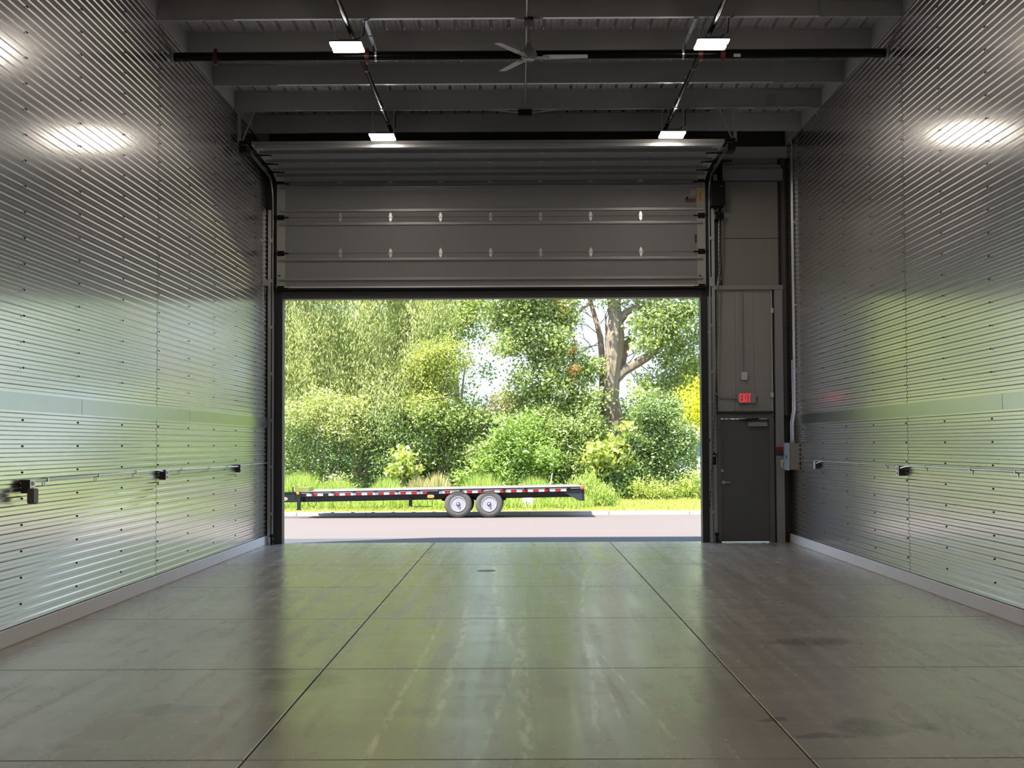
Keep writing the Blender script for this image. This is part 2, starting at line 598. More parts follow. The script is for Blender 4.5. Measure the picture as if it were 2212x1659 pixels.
SCREW = MB().lathe([(0.010, 0.0), (0.009, 0.004), (0.005, 0.008)], axis='x', seg=6)
for side, nm in ((-1, 'wall_left'), (1, 'wall_right')):
    X = WL if side < 0 else WR
    s = 1.0 if side < 0 else -1.0
    w = struct(MB().box(X - s * 0.30, X - s * 0.030, BACK - 0.2, FAR + 0.25, -0.30, 7.62).build(nm, BACKING))
    cuts = [BACK, 1.45, 9.07, SEAM, FAR - 0.005]
    for a, b in zip(cuts[:-1], cuts[1:]):
        g = 0.016 if b < FAR - 0.1 else 0.0
        ribbed_panel(side, a + 0.002, b - g, BASE_H + 0.01, BAND0 + 0.01, w)
        ribbed_panel(side, a + 0.002, b - g, BAND1 - 0.004, ZP + 0.02, w)
    # flat band with its own sheet joints
    joints = [BACK, 0.2, 4.72, 9.25, 13.77, 18.3, FAR - 0.01] if side < 0 else [BACK, -3.0, 1.5, 7.3, 13.35, 19.35, FAR - 0.01]
    for a, b in zip(joints[:-1], joints[1:]):
        mb = MB()
        x0, x1 = X - s * 0.02, X + s * 0.012
        mb.box(x0, x1, a + 0.010, b, BAND0 + 0.006, BAND1 - 0.006)
        mb.build('wall_band', BAND, w)
    sc = MB()
    for k in range(-6, 5):
        y = 16.71 + 0.03 + 1.525 * k
        if y > FAR - 0.2:
            continue
        z = BASE_H + 0.01 + CREST / 2 + 2 * PER
        while z < ZP - 0.1:
            if not (BAND0 - 0.03 < z < BAND1 + 0.03):
                sc.lathe([(0.011, 0.0), (0.010, s * 0.005), (0.006, s * 0.010)], axis='x', c=(X, y, z), seg=6)
            z += 3 * PER
    stuff(sc.build('screw_heads', BLACK, w))
    # plain closure strip between the ribs and the roof deck
    tr = struct(MB().box(X - s * 0.03, X + s * 0.010, BACK, FAR, ZP + 0.02, ZD + 0.06).build('trim_1' if side < 0 else 'trim_2', PURLIN))
    # white base
    bb = struct(MB().box(X - s * 0.05, X + s * 0.016, BACK, FAR, 0.0, 0.012).build('baseboard_left' if side < 0 else 'baseboard_right', CAULK))
    bj = [BACK, -2, 3, 7.5, 11.0, 13.15, 15.5, 16.9, 17.6, 20.45, FAR] if side < 0 else [BACK, -2, 3, 7.5, 11.5, 12.9, 16.9, 20.5, FAR]
    for a, b in zip(bj[:-1], bj[1:]):
        mb = MB()
        xi = X + s * 0.010
        mb.prism([(X - s * 0.05, a + 0.004, 0.012), (xi, a + 0.004, 0.012), (xi, a + 0.004, BASE_H - 0.006), (xi - s * 0.006, a + 0.004, BASE_H), (X - s * 0.05, a + 0.004, BASE_H)], (0, b - a - 0.006, 0))
        mb.build('base_board', BASEW, bb)

# ---- roof: ribbed deck on purlins
mb = MB()
prof = []
x = WL - 0.1
while x < WR + 0.2:
    for dx, dz in ((0, 0), (0.060, 0), (0.066, 0.006), (0.074, 0.006), (0.080, 0), (0.128, 0), (0.134, 0.006), (0.142, 0.006), (0.148, 0), (0.185, 0), (0.198, 0.036), (0.216, 0.036)):
        prof.append((x + dx, ZD + dz))
    x += 0.229
n = len(prof)
mb.add([(a, BACK, b) for a, b in prof] + [(a, FAR + 0.2, b) for a, b in prof], [(i, i + 1, n + i + 1, n + i) for i in range(n - 1)])
mb.box(WL - 0.3, WR + 0.3, BACK - 0.2, FAR + 0.25, ZD + 0.10, ZD + 0.42)
ceiling = struct(mb.build('ceiling', DECK))


def purlin_mesh(x0, x1, y, zb, zt):
    """Z-shaped purlin: web facing the room, flanges and lips"""
    t = 0.004
    prof = [(0.0, zb), (0.065, zb), (0.073, zb + 0.018), (0.069, zb + 0.018), (0.063, zb + t), (t, zb + t), (t, zt), (-0.06, zt), (-0.06, zt - t), (0, zt - t)]
    m = MB()
    m.prism([(x0, y + a, b) for a, b in prof], (x1 - x0, 0, 0))
    return m


for i, y in enumerate(YP):
    p = purlin_mesh(WL + 0.012, WR - 0.012, y, ZP, ZD).build('purlin', PURLIN, ceiling)
    MB().box(-3.42, 3.62, y + 0.001, y + 0.062, ZP - 0.0035, ZP - 0.0005).build('bottom_flange', FLANGE_LIT, p)
    for a, b in ((WL + 0.014, -3.43), (3.63, WR - 0.014)):
        m = MB()
        m.box(a, b, y - 0.009, y - 0.003, ZP - 0.012, ZD - 0.012)
        m.box(a, b, y - 0.009, y + 0.03, ZP - 0.014, ZP - 0.010)
        m.build('lap_plate', PURLIN, p)

# wall behind the camera closes the room
struct(MB().box(WL - 0.3, WR + 0.3, BACK - 0.25, BACK - 0.01, -0.3, 7.6).build('wall_back', WALLPAN2))

# ---- front wall with the big opening and the doorway
OX0, OX1, OZ = -4.091, 3.132, 4.222
DX0, DX1, DZ = 3.425, 4.305, 2.14
m = MB()
m.box(WL - 0.3, OX0, FAR, FAR + 0.25, -0.3, 7.62)
m.box(OX0, OX1, FAR, FAR + 0.25, OZ, 7.62)
m.box(OX1, DX0, FAR, FAR + 0.25, -0.3, 7.62)
m.box(DX0, DX1, FAR, FAR + 0.25, DZ, 7.62)
m.box(DX1, WR + 0.3, FAR, FAR + 0.25, -0.3, 7.62)
wall_front = struct(m.build('wall_front', DARKTRIM))


def wx(px, Y=FAR - 0.02):
    return at(px, 800, Y).x


def wz(py, Y=FAR - 0.02, px=1620):
    return at(px, py, Y).z


# lintel and jamb facings
m = MB()
m.box(OX0 - 0.02, OX1 + 0.02, FAR - 0.02, FAR + 0.26, OZ + 0.004, OZ + 0.12)
m.box(OX0 - 0.02, OX1 + 0.02, FAR - 0.045, FAR - 0.02, OZ + 0.10, OZ + 0.125)
struct(m.build('trim_3', principled('lintel_paint', (0.06, 0.06, 0.062), 0.45)))
# cladding right of the opening, lower: narrow upright insulated panels
zl1 = wz(626)
xa, xb = wx(1549), wx(1668)
for k in range(3):
    a = xa + (xb - xa) * k / 3
    b = xa + (xb - xa) * (k + 1) / 3
    m = MB()
    m.box(a + 0.002, b - 0.002, FAR - 0.03, FAR, DZ + 0.07, zl1)
    q = a + 0.02
    while q < b - 0.03:
        m.box(q, q + 0.012, FAR - 0.0325, FAR - 0.03, DZ + 0.07, zl1)
        q += 0.028
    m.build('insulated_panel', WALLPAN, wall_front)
MB().box(wx(1545), wx(1692), FAR - 0.09, FAR, wz(626), wz(617)).build('ledge_trim', TRIMGREY, wall_front)
MB().box(wx(1673), wx(1690), FAR - 0.10, FAR, 0, wz(627)).build('steel_post', TRIMGREY, wall_front)
MB().box(wx(1691), wx(1698), FAR - 0.07, FAR, wz(1152), wz(915)).build('bronze_closure', DARKTRIM, wall_front)
MB().box(wx(1691), wx(1699), FAR - 0.06, FAR, wz(897), wz(330)).build('bronze_closure', principled('bronze2', (0.09, 0.08, 0.075), 0.5), wall_front)
# upper insulated panels
for (y0, y1) in ((616, 516), (514.5, 393), (356, 330)):
    m = MB()
    m.box(wx(1562), wx(1684), FAR - 0.03, FAR, wz(y0), wz(y1))
    z = wz(y0) + 0.03
    while z < wz(y1) - 0.04:
        m.box(wx(1562), wx(1684), FAR - 0.0315, FAR - 0.03, z, z + 0.018)
        z += 0.042
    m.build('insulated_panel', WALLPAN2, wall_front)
m = MB()
m.box(wx(1562), wx(1694), FAR - 0.11, FAR - 0.104, wz(391), wz(368.5))
m.box(wx(1562), wx(1694), FAR - 0.11, FAR, wz(368.5), wz(367))
m.box(wx(1562), wx(1694), FAR - 0.11, FAR, wz(391) - 0.004, wz(391))
m.build('wall_girt', TRIMGREY, wall_front)
MB().box(wx(1562), wx(1692), FAR - 0.06, FAR, wz(366), wz(357)).build('wall_girt', TRIMGREY, wall_front)
MB().box(OX0 - 0.2, WR, FAR - 0.16, FAR, 6.62, 6.80).build('eave_strut', PURLIN, wall_front)

# ---- man door
door2 = struct(empty('door_2', ((DX0 + DX1) / 2, FAR, 0)))
m = MB()
fy = FAR - 0.05
m.box(DX0 - 0.055, DX0 + 0.022, fy, FAR + 0.12, 0, DZ + 0.06)
m.box(DX1 - 0.022, DX1 + 0.055, fy, FAR + 0.12, 0, DZ + 0.06)
m.box(DX0 + 0.022, DX1 - 0.022, fy, FAR + 0.12, DZ - 0.022, DZ + 0.06)
fr = m.build('door_frame', FRAMEGREY, door2)
MB().box(DX0 - 0.06, DX1 + 0.06, fy - 0.03, FAR, DZ + 0.06, DZ + 0.105).build('drip_cap', DARKTRIM, door2)
lf = MB().bbox(DX0 + 0.025, DX1 - 0.025, FAR - 0.012, FAR + 0.033, 0.014, DZ - 0.026, 0.004).build('door_leaf', DOORGREY, door2)
p = at(1563, 1042, FAR)
m = MB()
m.lathe([(0.032, 0.0), (0.032, -0.012), (0.02, -0.018), (0.012, -0.05)], axis='y', c=(p.x, FAR - 0.012, p.z), seg=16)
m.tube([(p.x, FAR - 0.055, p.z), (p.x + 0.03, FAR - 0.06, p.z), (p.x + 0.12, FAR - 0.058, p.z - 0.003)], [0.011, 0.010, 0.008], 8)
m.build('lever_handle', STEEL, lf, True)
p = at(1560, 1017, FAR)
MB().lathe([(0.028, 0.0), (0.026, -0.012), (0.012, -0.016), (0.012, -0.03)], axis='y', c=(p.x, FAR - 0.012, p.z), seg=14).build('deadbolt', STEEL, lf, True)
a, b = at(1615, 921, FAR), at(1656, 912, FAR)
cl = MB().bbox(a.x, b.x, FAR - 0.07, FAR - 0.012, a.z, b.z, 0.012).build('door_closer', TRIMGREY, door2)
a1, a2, a3 = at(1622, 910, FAR), at(1592, 907, FAR), at(1638, 904, FAR)
MB().tube([(a1.x, FAR - 0.09, a1.z), (a2.x, FAR - 0.11, a2.z), (a3.x, FAR - 0.06, a3.z)], 0.008, 6).build('closer_arm', BLACK, door2)
# threshold strip
MB().box(DX0, DX1, FAR, FAR + 0.2, 0.0, 0.004).build('threshold', STEEL, door2)

# ---- overhead sectional door, raised
door1 = struct(empty('door_1', ((OX0 + OX1) / 2, 23.88, 4.39)))
SX0, SX1 = -4.175, 3.215
path = [(23.880, 4.392), (23.880, 4.998), (23.880, 5.620), (23.880, 6.236), (23.42, 6.345), (22.80, 6.36), (22.17, 6.375), (21.56, 6.39)]
hinge_me = None
hx = [at(735 + 108.2 * k, 468, 23.85).x for k in range(7)]


def frame_of(i):
    (y0, z0), (y1, z1) = path[i], path[i + 1]
    d = Vector((0, y1 - y0, z1 - z0))
    L = d.length
    d.normalize()
    nrm = Vector((0, -d.z, d.y))       # room side (-Y when the section hangs upright, downwards when it lies)
    return Vector((0, y0, z0)), d, nrm, L


def sec_map(i):
    o, d, nrm, L = frame_of(i)
    return lambda p: (p[0], (o + d * p[1] + nrm * p[2]).y, (o + d * p[1] + nrm * p[2]).z)


# hinge shape in section coordinates (x, along, out)
hm = MB()
for s in (1, -1):
    hm.prism([(-0.022, s * 0.004, 0.0), (0.022, s * 0.004, 0.0), (0.026, s * 0.045, 0.0), (0.0, s * 0.085, 0.0), (-0.026, s * 0.045, 0.0)], (0, 0, 0.006))
hm.tube([(-0.042, 0, 0.010), (0.042, 0, 0.010)], 0.009, 6)
strut_at = {0: (0.15, 0.49), 1: (0.50,), 2: (0.11, 0.51), 3: (0.33,), 4: (0.20,), 5: (0.20,), 6: (0.18, 0.585)}
ends = MB()
for i in range(7):
    o, d, nrm, L = frame_of(i)
    fn = sec_map(i)
    m = MB()
    m.box(SX0, SX1, 0.003, L - 0.003, -0.05, 0.0)
    for k in (0.0, 1.0):      # shallow grooves of the panel face
        pass
    sec = m.build('door_section', DOORPAN, door1, fn=fn)
    for (xa_, xb_) in ((SX0, SX0 + 0.145), (SX1 - 0.145, SX1)):
        MB().box(xa_, xb_, 0.006, L - 0.006, 0.0, 0.003).build('end_stile', STILE, sec, fn=fn)
    for sp_ in strut_at[i]:
        sm = MB()
        sm.prism([(SX0 + 0.05, sp_ - 0.035, 0.0), (SX0 + 0.05, sp_ - 0.018, 0.0), (SX0 + 0.05, sp_ - 0.014, 0.05), (SX0 + 0.05, sp_ + 0.014, 0.05), (SX0 + 0.05, sp_ + 0.018, 0.0), (SX0 + 0.05, sp_ + 0.035, 0.0), (SX0 + 0.05, sp_ + 0.035, 0.002), (SX0 + 0.05, sp_ + 0.02, 0.003), (SX0 + 0.05, sp_ + 0.016, 0.053), (SX0 + 0.05, sp_ - 0.016, 0.053), (SX0 + 0.05, sp_ - 0.02, 0.003), (SX0 + 0.05, sp_ - 0.035, 0.002)], (SX1 - SX0 - 0.10, 0, 0))
        sm.build('stiffener', principled('strut_steel', (0.33, 0.33, 0.34), 0.4, 0.5), sec, fn=fn)
    if i > 0:
        for xk in hx:
            h = MB()
            h.v = [(p[0] + xk, p[1], p[2] + 0.001) for p in hm.v]
            h.f = list(hm.f)
            h.build('hinge', STEEL, sec, fn=fn)
    for xe, sg in ((SX0 + 0.07, -1), (SX1 - 0.07, 1)):
        h = MB()
        h.box(xe - 0.06, xe + 0.06, -0.045, 0.045, 0.003, 0.012)
        h.tube([(xe - sg * 0.14, 0.0, 0.03), (xe + sg * 0.10, 0.0, 0.03)], 0.011, 6)
        for q in (-0.05, 0.0, 0.05):
            h.box(xe + q - 0.006, xe + q + 0.006, -0.04, 0.04, 0.012, 0.03)
        h.lathe([(0.024, 0.0), (0.024, sg * 0.02)], axis='x', c=(xe + sg * 0.10, 0.0, 0.03), seg=10)
        h.build('end_hinge', BLACK, sec, fn=fn)
MB().box(SX0, SX1, 23.845, 23.925, 4.358, 4.394).build('bottom_seal', BLACK, door1)
MB().box(SX0, SX1, 23.872, 23.884, 4.394, 4.425).build('bottom_rail', principled('alu_rail', (0.7, 0.69, 0.67), 0.35, 0.8), door1)
# torsion shaft with drums above the opening
m = MB()
m.tube([(SX0 - 0.05, 23.80, 6.55), (SX1 + 0.45, 23.80, 6.55)], 0.016, 8)
m.tube([(-1.6, 23.80, 6.55), (-0.6, 23.80, 6.55)], 0.05, 10)
m.tube([(0.4, 23.80, 6.55), (1.4, 23.80, 6.55)], 0.05, 10)
m.build('torsion_shaft', BLACK, door1)
# warning stickers on the door face
a, b = at(1493, 437, 23.85), at(1503, 424, 23.85)


def sticker(px0, py0, px1, py1, Y, name, mat, par):
    a, b = at(px0, py1, Y), at(px1, py0, Y)
    return MB().box(a.x, b.x, Y, Y + 0.003, a.z, b.z).build(name, mat, par)


S3 = [o for o in door1.children if o.name.startswith('door_section')][2]
S1 = [o for o in door1.children if o.name.startswith('door_section')][0]
YS = 23.872
PALE = principled('sticker_pale', (0.42, 0.40, 0.38), 0.5)
MAROON = principled('sticker_maroon', (0.22, 0.06, 0.055), 0.5)
ORANGE = principled('sticker_orange', (0.85, 0.36, 0.03), 0.5)
sticker(1491, 409, 1503, 422, YS, 'sticker', PALE, S3)
sticker(1480, 423, 1503, 428, YS, 'sticker', PALE, S3)
sticker(1480, 428, 1503, 437, YS, 'sticker', MAROON, S3)
sticker(1509, 410, 1516, 435, YS, 'sticker', ORANGE, S3)
pt = at(1493, 425.5, YS - 0.002)
place_text('sticker_lettering', 'CAUTION', 0.034, (pt.x + 0.02, YS - 0.003, pt.z), BLACK, S3)
tri = at(1484, 427, YS)
MB().prism([(tri.x - 0.03, YS - 0.002, tri.z - 0.03), (tri.x + 0.03, YS - 0.002, tri.z - 0.03), (tri.x, YS - 0.002, tri.z + 0.035)], (0, 0.002, 0)).build('sticker_mark', BLACK, S3)
pt = at(1512.5, 424, YS)
place_text('sticker_lettering', 'CAUTION', 0.035, (pt.x, YS - 0.003, pt.z), principled('sticker_ink', (0.2, 0.06, 0.01), 0.6), S3, rot=PI / 2)
S2 = [o for o in door1.children if o.name.startswith('door_section')][1]
pt = at(1503, 515, YS)
for k in range(5):
    MB().box(pt.x - 0.018, pt.x + 0.018, YS, YS + 0.003, pt.z - 0.07 + k * 0.03, pt.z - 0.052 + k * 0.03).build('sticker_mark', BLACK, S2)
for px in (603, 1512):
    a = sticker(px - 5, 588, px + 5, 599, YS, 'sticker', PALE, S1)
    sticker(px - 2.5, 594, px + 3, 597, YS - 0.002, 'sticker_mark', REDP, S1)

# door tracks (each a thing of its own, fixed to the wall)
for sgn, X, nm, lab in ((-1, SX0 - 0.045, 'door_track', 'grey steel track of the raised overhead door, along the left wall'),
                        (1, SX1 + 0.045, 'door_track', 'grey steel track of the raised overhead door, beside the black opener')):
    t = thing(nm, lab, 'door track', (X, 23.85, 0), 'overhead door tracks')
    cen = [(23.85, 0.01), (23.85, 5.85)]
    for k in range(1, 9):
        a = k / 8 * (PI / 2 - 0.025)
        cen.append((23.85 - 0.42 * (1 - math.cos(a)), 5.85 + 0.42 * math.sin(a)))
    cen.append((21.12, 6.345))

    def channel(poly, cen, X):
        """sweep a small outline (x, out) along the track line"""
        mbx = MB()
        rows = []
        for i, (y, z) in enumerate(cen):
            y0, z0 = cen[max(i - 1, 0)]
            y1, z1 = cen[min(i + 1, len(cen) - 1)]
            d = Vector((0, y1 - y0, z1 - z0)).normalized()
            nr = Vector((0, -d.z, d.y))
            rows.append([Vector((X + a_, y, z)) + nr * b_ for a_, b_ in poly])
        npol = len(poly)
        vs = [q for r in rows for q in r]
        fs = []
        for i in range(len(rows) - 1):
            for k in range(npol):
                fs.append((i * npol + k, i * npol + (k + 1) % npol, (i + 1) * npol + (k + 1) % npol, (i + 1) * npol + k))
        fs += [tuple(range(npol)), tuple((len(rows) - 1) * npol + k for k in range(npol))]
        mbx.add(vs, fs)
        return mbx

    s = sgn
    channel([(0, 0.035), (s * 0.02, 0.035), (s * 0.02, 0.031), (s * 0.004, 0.031), (s * 0.004, -0.031), (s * 0.02, -0.031), (s * 0.02, -0.035), (0, -0.035)], cen, X).build('track_rail', STEEL, t)
    m = MB()
    ztop = wz(450) if sgn < 0 else wz(437)
    xa_ = X + s * 0.055
    m.box(xa_, xa_ + s * 0.055, 23.90, 23.906, 0.0, ztop)
    m.box(xa_ + s * 0.049, xa_ + s * 0.055, 23.906, FAR, 0.0, ztop)
    m.build('angle_iron', STEEL, t)
    for z in (0.5, 1.3, 2.1, 2.9, 3.7, 4.5, 5.2):
        MB().box(X + s * 0.004, xa_ + s * 0.03, 23.86, 23.90, z, z + 0.05).build('track_bracket', STEEL, t)
    m = MB()
    m.box(X + s * 0.022, X + s * 0.027, 21.10, 23.4, 6.30, 6.375)
    m.box(X + s * 0.022, X + s * 0.075, 21.10, 23.4, 6.372, 6.378)
    m.build('back_angle', STEEL, t)
    # hanger under the fourth purlin
    y = YP[-2]
    m = MB()
    X2 = X + s * 0.03
    m.box(X2, X2 + s * 0.045, y - 0.004, y, 6.30, ZP)
    m.box(X2, X2 + s * 0.004, y - 0.004, y + 0.045, 6.30, ZP)
    m.build('hanger_upright', TRIMGREY, t)
    din = -s
    MB().prism([(X2 + din * 0.02, y - 0.008, 6.36), (X2 + din * 0.05, y - 0.008, 6.36), (X2 + din * 0.23, y - 0.008, ZP - 0.02), (X2 + din * 0.20, y - 0.008, ZP - 0.02)], (0, 0.004, 0)).build('hanger_brace', TRIMGREY, t)
    if sgn < 0:
        m = MB()
        m.box(X2 - 0.09, X2 + 0.36, y - 0.014, y - 0.010, ZP - 0.035, ZP + 0.004)
        m.build('perforated_bar', TRIMGREY, t)
    else:
        MB().box(X2 - 0.30, X2 + 0.06, y - 0.014, y - 0.010, ZP - 0.03, ZP + 0.004).build('perforated_bar', TRIMGREY, t)
    MB().box(X2 - s * 0.13, X2 + s * 0.02, y - 0.03, y + 0.01, 6.29, 6.345).build('track_clip', BLACK, t)
    # rubber bumper under the end of the rail
    MB().box(X - s * 0.06, X + s * 0.06, 21.15, 21.45, 6.18, 6.29).build('bumper', BLACK, t)

# ------------------------------------------------------------------ ceiling lamps
LY = [YP[-5] - 4.575 * 3, YP[-5] - 4.575 * 2, YP[-5] - 4.575, YP[-5], YP[-2]]
lamp_labels = {
    (3, 0): 'lit twin bar LED fixture hanging on the left, in front of the black cross pipe',
    (3, 1): 'lit twin bar LED fixture hanging on the right, in front of the black cross pipe',
    (4, 0): 'lit twin bar LED fixture over the left half of the raised overhead door',
    (4, 1): 'lit twin bar LED fixture over the right half of the raised overhead door'}


def lamp(x, y, z, label, top):
    t = thing('led_fixture', label, 'ceiling light', (x, y, z), 'twin bar LED fixtures')
    m = MB()
    m.bbox(x - 0.195, x + 0.195, y - 0.21, y + 0.21, z + 0.012, z + 0.03, 0.006)
    m.box(x - 0.09, x + 0.09, y - 0.10, y + 0.10, z + 0.03, z + 0.075)
    m.build('housing', FRAMEGREY, t)
    for k in (-1, 1):
        m = MB()
        yc = y + k * 0.120
        m.prism([(x - 0.185, yc - 0.082, z + 0.012), (x - 0.185, yc + 0.082, z + 0.012), (x - 0.185, yc + 0.070, z - 0.006), (x - 0.185, yc - 0.070, z - 0.006)], (0.37, 0, 0))
        m.build('lens', LENS, t)
    for xx in (x - 0.15, x + 0.17):
        c = MB()
        zz = z + 0.05
        k = 0
        while zz < top - 0.01:
            if k % 2:
                c.box(xx - 0.007, xx + 0.007, y - 0.002, y + 0.002, zz, zz + 0.03)
            else:
                c.box(xx - 0.002, xx + 0.002, y - 0.007, y + 0.007, zz, zz + 0.03)
            zz += 0.024
            k += 1
        c.build('hanging_chain', STEEL, t)
    MB().tube([(x + 0.08, y, z + 0.07), (x + 0.20, y + 0.01, z + 0.16), (x + 0.21, y, top - 0.03), (x + 0.27, y, top)], 0.007, 6).build('power_cord', BLACK, t)
    return t


for j, y in enumerate(LY):
    for k, (x, z) in enumerate((((750 - 1122), 0), ((1537 - 1122), 0))):
        if j < 3:
            X, Z = ((-2.07, 6.49), (2.30, 6.50))[k]
            lab = 'twin bar LED fixture on the %s, %s row nearer the camera than the frame shows' % (('left', 'right')[k], ('third', 'second', 'first')[j])
        elif j == 3:
            p = at((750, 1537)[k], (103, 97)[k], y)
            X, Z = p.x, p.z
        else:
            p = at((826, 1452)[k], (297, 292)[k], y)
            X, Z = p.x, p.z
        lamp(X, y, Z, lamp_labels.get((j, k), lab if j < 3 else ''), ZP)

# ------------------------------------------------------------------ ceiling fan
fy_ = YP[-5] + 0.03
pc = at(1143, 122, fy_)
FXc, FZ = pc.x, pc.z
fan = thing('ceiling_fan', 'pale three blade ceiling fan hanging from a purlin in the middle of the roof', 'ceiling fan', (FXc, fy_, FZ))
m = MB()
m.lathe([(0.06, 0.10), (0.085, 0.06), (0.095, 0.02), (0.095, -0.02), (0.07, -0.035)], c=(FXc, fy_, FZ), seg=24)
m.build('motor', FANMOTOR, fan, True)
MB().lathe([(0.062, -0.034), (0.060, -0.046), (0.045, -0.046), (0.043, -0.038)], c=(FXc, fy_, FZ), seg=24).build('cap_ring', FANW, fan, True)
MB().lathe([(0.014, 0.10), (0.045, 0.10), (0.03, 0.17), (0.014, 0.18)], c=(FXc, fy_, FZ), seg=16).build('lower_canopy', FANMOTOR, fan, True)
MB().tube([(FXc, fy_, FZ + 0.1), (FXc, fy_, ZP - 0.06)], 0.012, 10).build('down_rod', FANMOTOR, fan, True)
MB().lathe([(0.02, -0.13), (0.05, -0.12), (0.062, -0.06), (0.055, -0.03), (0.03, -0.01)], c=(FXc, fy_, ZP), seg=18).build('upper_canopy', FANMOTOR, fan, True)
m = MB()
m.box(FXc - 0.05, FXc + 0.05, fy_ - 0.05, fy_ + 0.05, ZP - 0.035, ZP + 0.002)
for s in (-1, 1):
    m.prism([(FXc + s * 0.05, fy_ - 0.02, ZP - 0.01), (FXc + s * 0.17, fy_ - 0.02, ZP - 0.004), (FXc + s * 0.17, fy_ - 0.02, ZP), (FXc + s * 0.05, fy_ - 0.02, ZP)], (0, 0.04, 0))
m.build('mounting_plate', BLACK, fan)
for ang in (-1.5, 118.5, 238.5):
    a = math.radians(ang)
    d = Vector((math.cos(a), math.sin(a), 0))
    n_ = Vector((-math.sin(a), math.cos(a), 0))
    o_ = Vector((FXc, fy_, FZ - 0.008))

    def P(r, w, dz=0):
        return o_ + d * r + n_ * w + Vector((0, 0, dz - w * 0.13))

    m = MB()
    outl = [(0.16, -0.045), (0.20, -0.062), (0.70, -0.055), (0.705, 0.045), (0.20, 0.062), (0.16, 0.045)]
    m.add([P(r, w, 0.003) for r, w in outl] + [P(r, w, -0.003) for r, w in outl], [(0, 1, 2, 3, 4, 5), (11, 10, 9, 8, 7, 6)] + [(i, (i + 1) % 6, 6 + (i + 1) % 6, 6 + i) for i in range(6)])
    bl = m.build('blade', FANW, fan)
    m = MB()
    for w0, w1 in ((-0.03, -0.012), (0.012, 0.03)):
        q = [(0.08, w0), (0.24, w0), (0.24, w1), (0.08, w1)]
        m.add([P(r, w, -0.004) for r, w in q] + [P(r, w, -0.012) for r, w in q], [(0, 1, 2, 3), (7, 6, 5, 4)] + [(i, (i + 1) % 4, 4 + (i + 1) % 4, 4 + i) for i in range(4)])
    m.build('blade_iron', FANW, bl)

# ------------------------------------------------------------------ sprinkler piping
yc = YP[-5] + 0.78
pl, pr_ = at(376, 126, yc), at(1913, 112, yc)
zc = (pl.z + pr_.z) / 2
mp = thing('sprinkler_main', 'thick black fire sprinkler pipe running across under the roof from wall to wall', 'pipe', (0, yc, zc))
RM = 0.058
MB().tube([(WL + 0.02, yc, zc), (WR - 0.02, yc, zc)], RM, 24).build('pipe', BLACKPIPE, mp, True)
for X, s in ((WL + 0.014, 1), (WR - 0.014, -1)):
    m = MB()
    m.lathe([(0.060, 0.0), (0.098, 0.0), (0.098, s * 0.012), (0.060, s * 0.016)], axis='x', c=(X, yc, zc), seg=24)
    m.build('wall_flange', STEEL, mp, True)
for px in (466, 793, 1513, 1561):
    X = at(px, 120, yc).x
    m = MB()
    m.lathe([(0.058, -0.028), (0.072, -0.028), (0.076, 0.0), (0.072, 0.028), (0.058, 0.028)], axis='x', c=(X, yc, zc), seg=20)
    m.box(X - 0.018, X + 0.018, yc - 0.03, yc + 0.03, zc + 0.06, zc + 0.098)
    m.box(X - 0.018, X + 0.018, yc - 0.03, yc + 0.03, zc - 0.098, zc - 0.06)
    m.build('coupling', REDP, mp, True)
a, b = at(1585, 123, yc - 0.06), at(1600, 116, yc - 0.06)
MB().box(a.x, b.x, yc - 0.062, yc - 0.059, a.z, b.z).build('tag_label', PALE, mp)
# sway braces from the purlin to the main
for px_t, px_b, lab in ((788, 812, 'left'), (1503, 1475, 'right')):
    yb = YP[-5] + 0.02
    A = at(px_t, 40, yb)
    B = at(px_b, 112, yc)
    t = thing('sway_brace', 'slanted slotted steel brace holding the black cross pipe, near the %s front lamp' % lab, 'pipe brace', (A.x, yb, ZP))
    A = Vector((A.x, yb, ZP - 0.004))
    B = Vector((B.x, yc, zc + 0.075))
    mid = A.lerp(B, 0.52)
    for q0, q1 in ((A, mid), (mid, B)):
        m = MB()
        dd = (q1 - q0).normalized()
        sd = dd.cross(Vector((0, 0, 1))).normalized() * 0.022
        nn = dd.cross(sd).normalized() * 0.02
        m.add([q0 - sd, q0 + sd, q1 + sd, q1 - sd, q0 - sd + nn, q0 + sd + nn, q1 + sd + nn, q1 - sd + nn],
              [(0, 1, 2, 3), (7, 6, 5, 4), (0, 4, 5, 1), (1, 5, 6, 2), (2, 6, 7, 3), (3, 7, 4, 0)])
        m.build('strut_channel', STEEL, t)
    MB().box(mid.x - 0.03, mid.x + 0.03, mid.y - 0.03, mid.y + 0.03, mid.z - 0.02, mid.z + 0.02).build('brace_joint', STEEL, t)
    MB().lathe([(0.059, -0.012), (0.066, -0.012), (0.066, 0.012), (0.059, 0.012)], axis='x', c=(B.x, yc, zc), seg=18).build('pipe_clamp', STEEL, t, True)
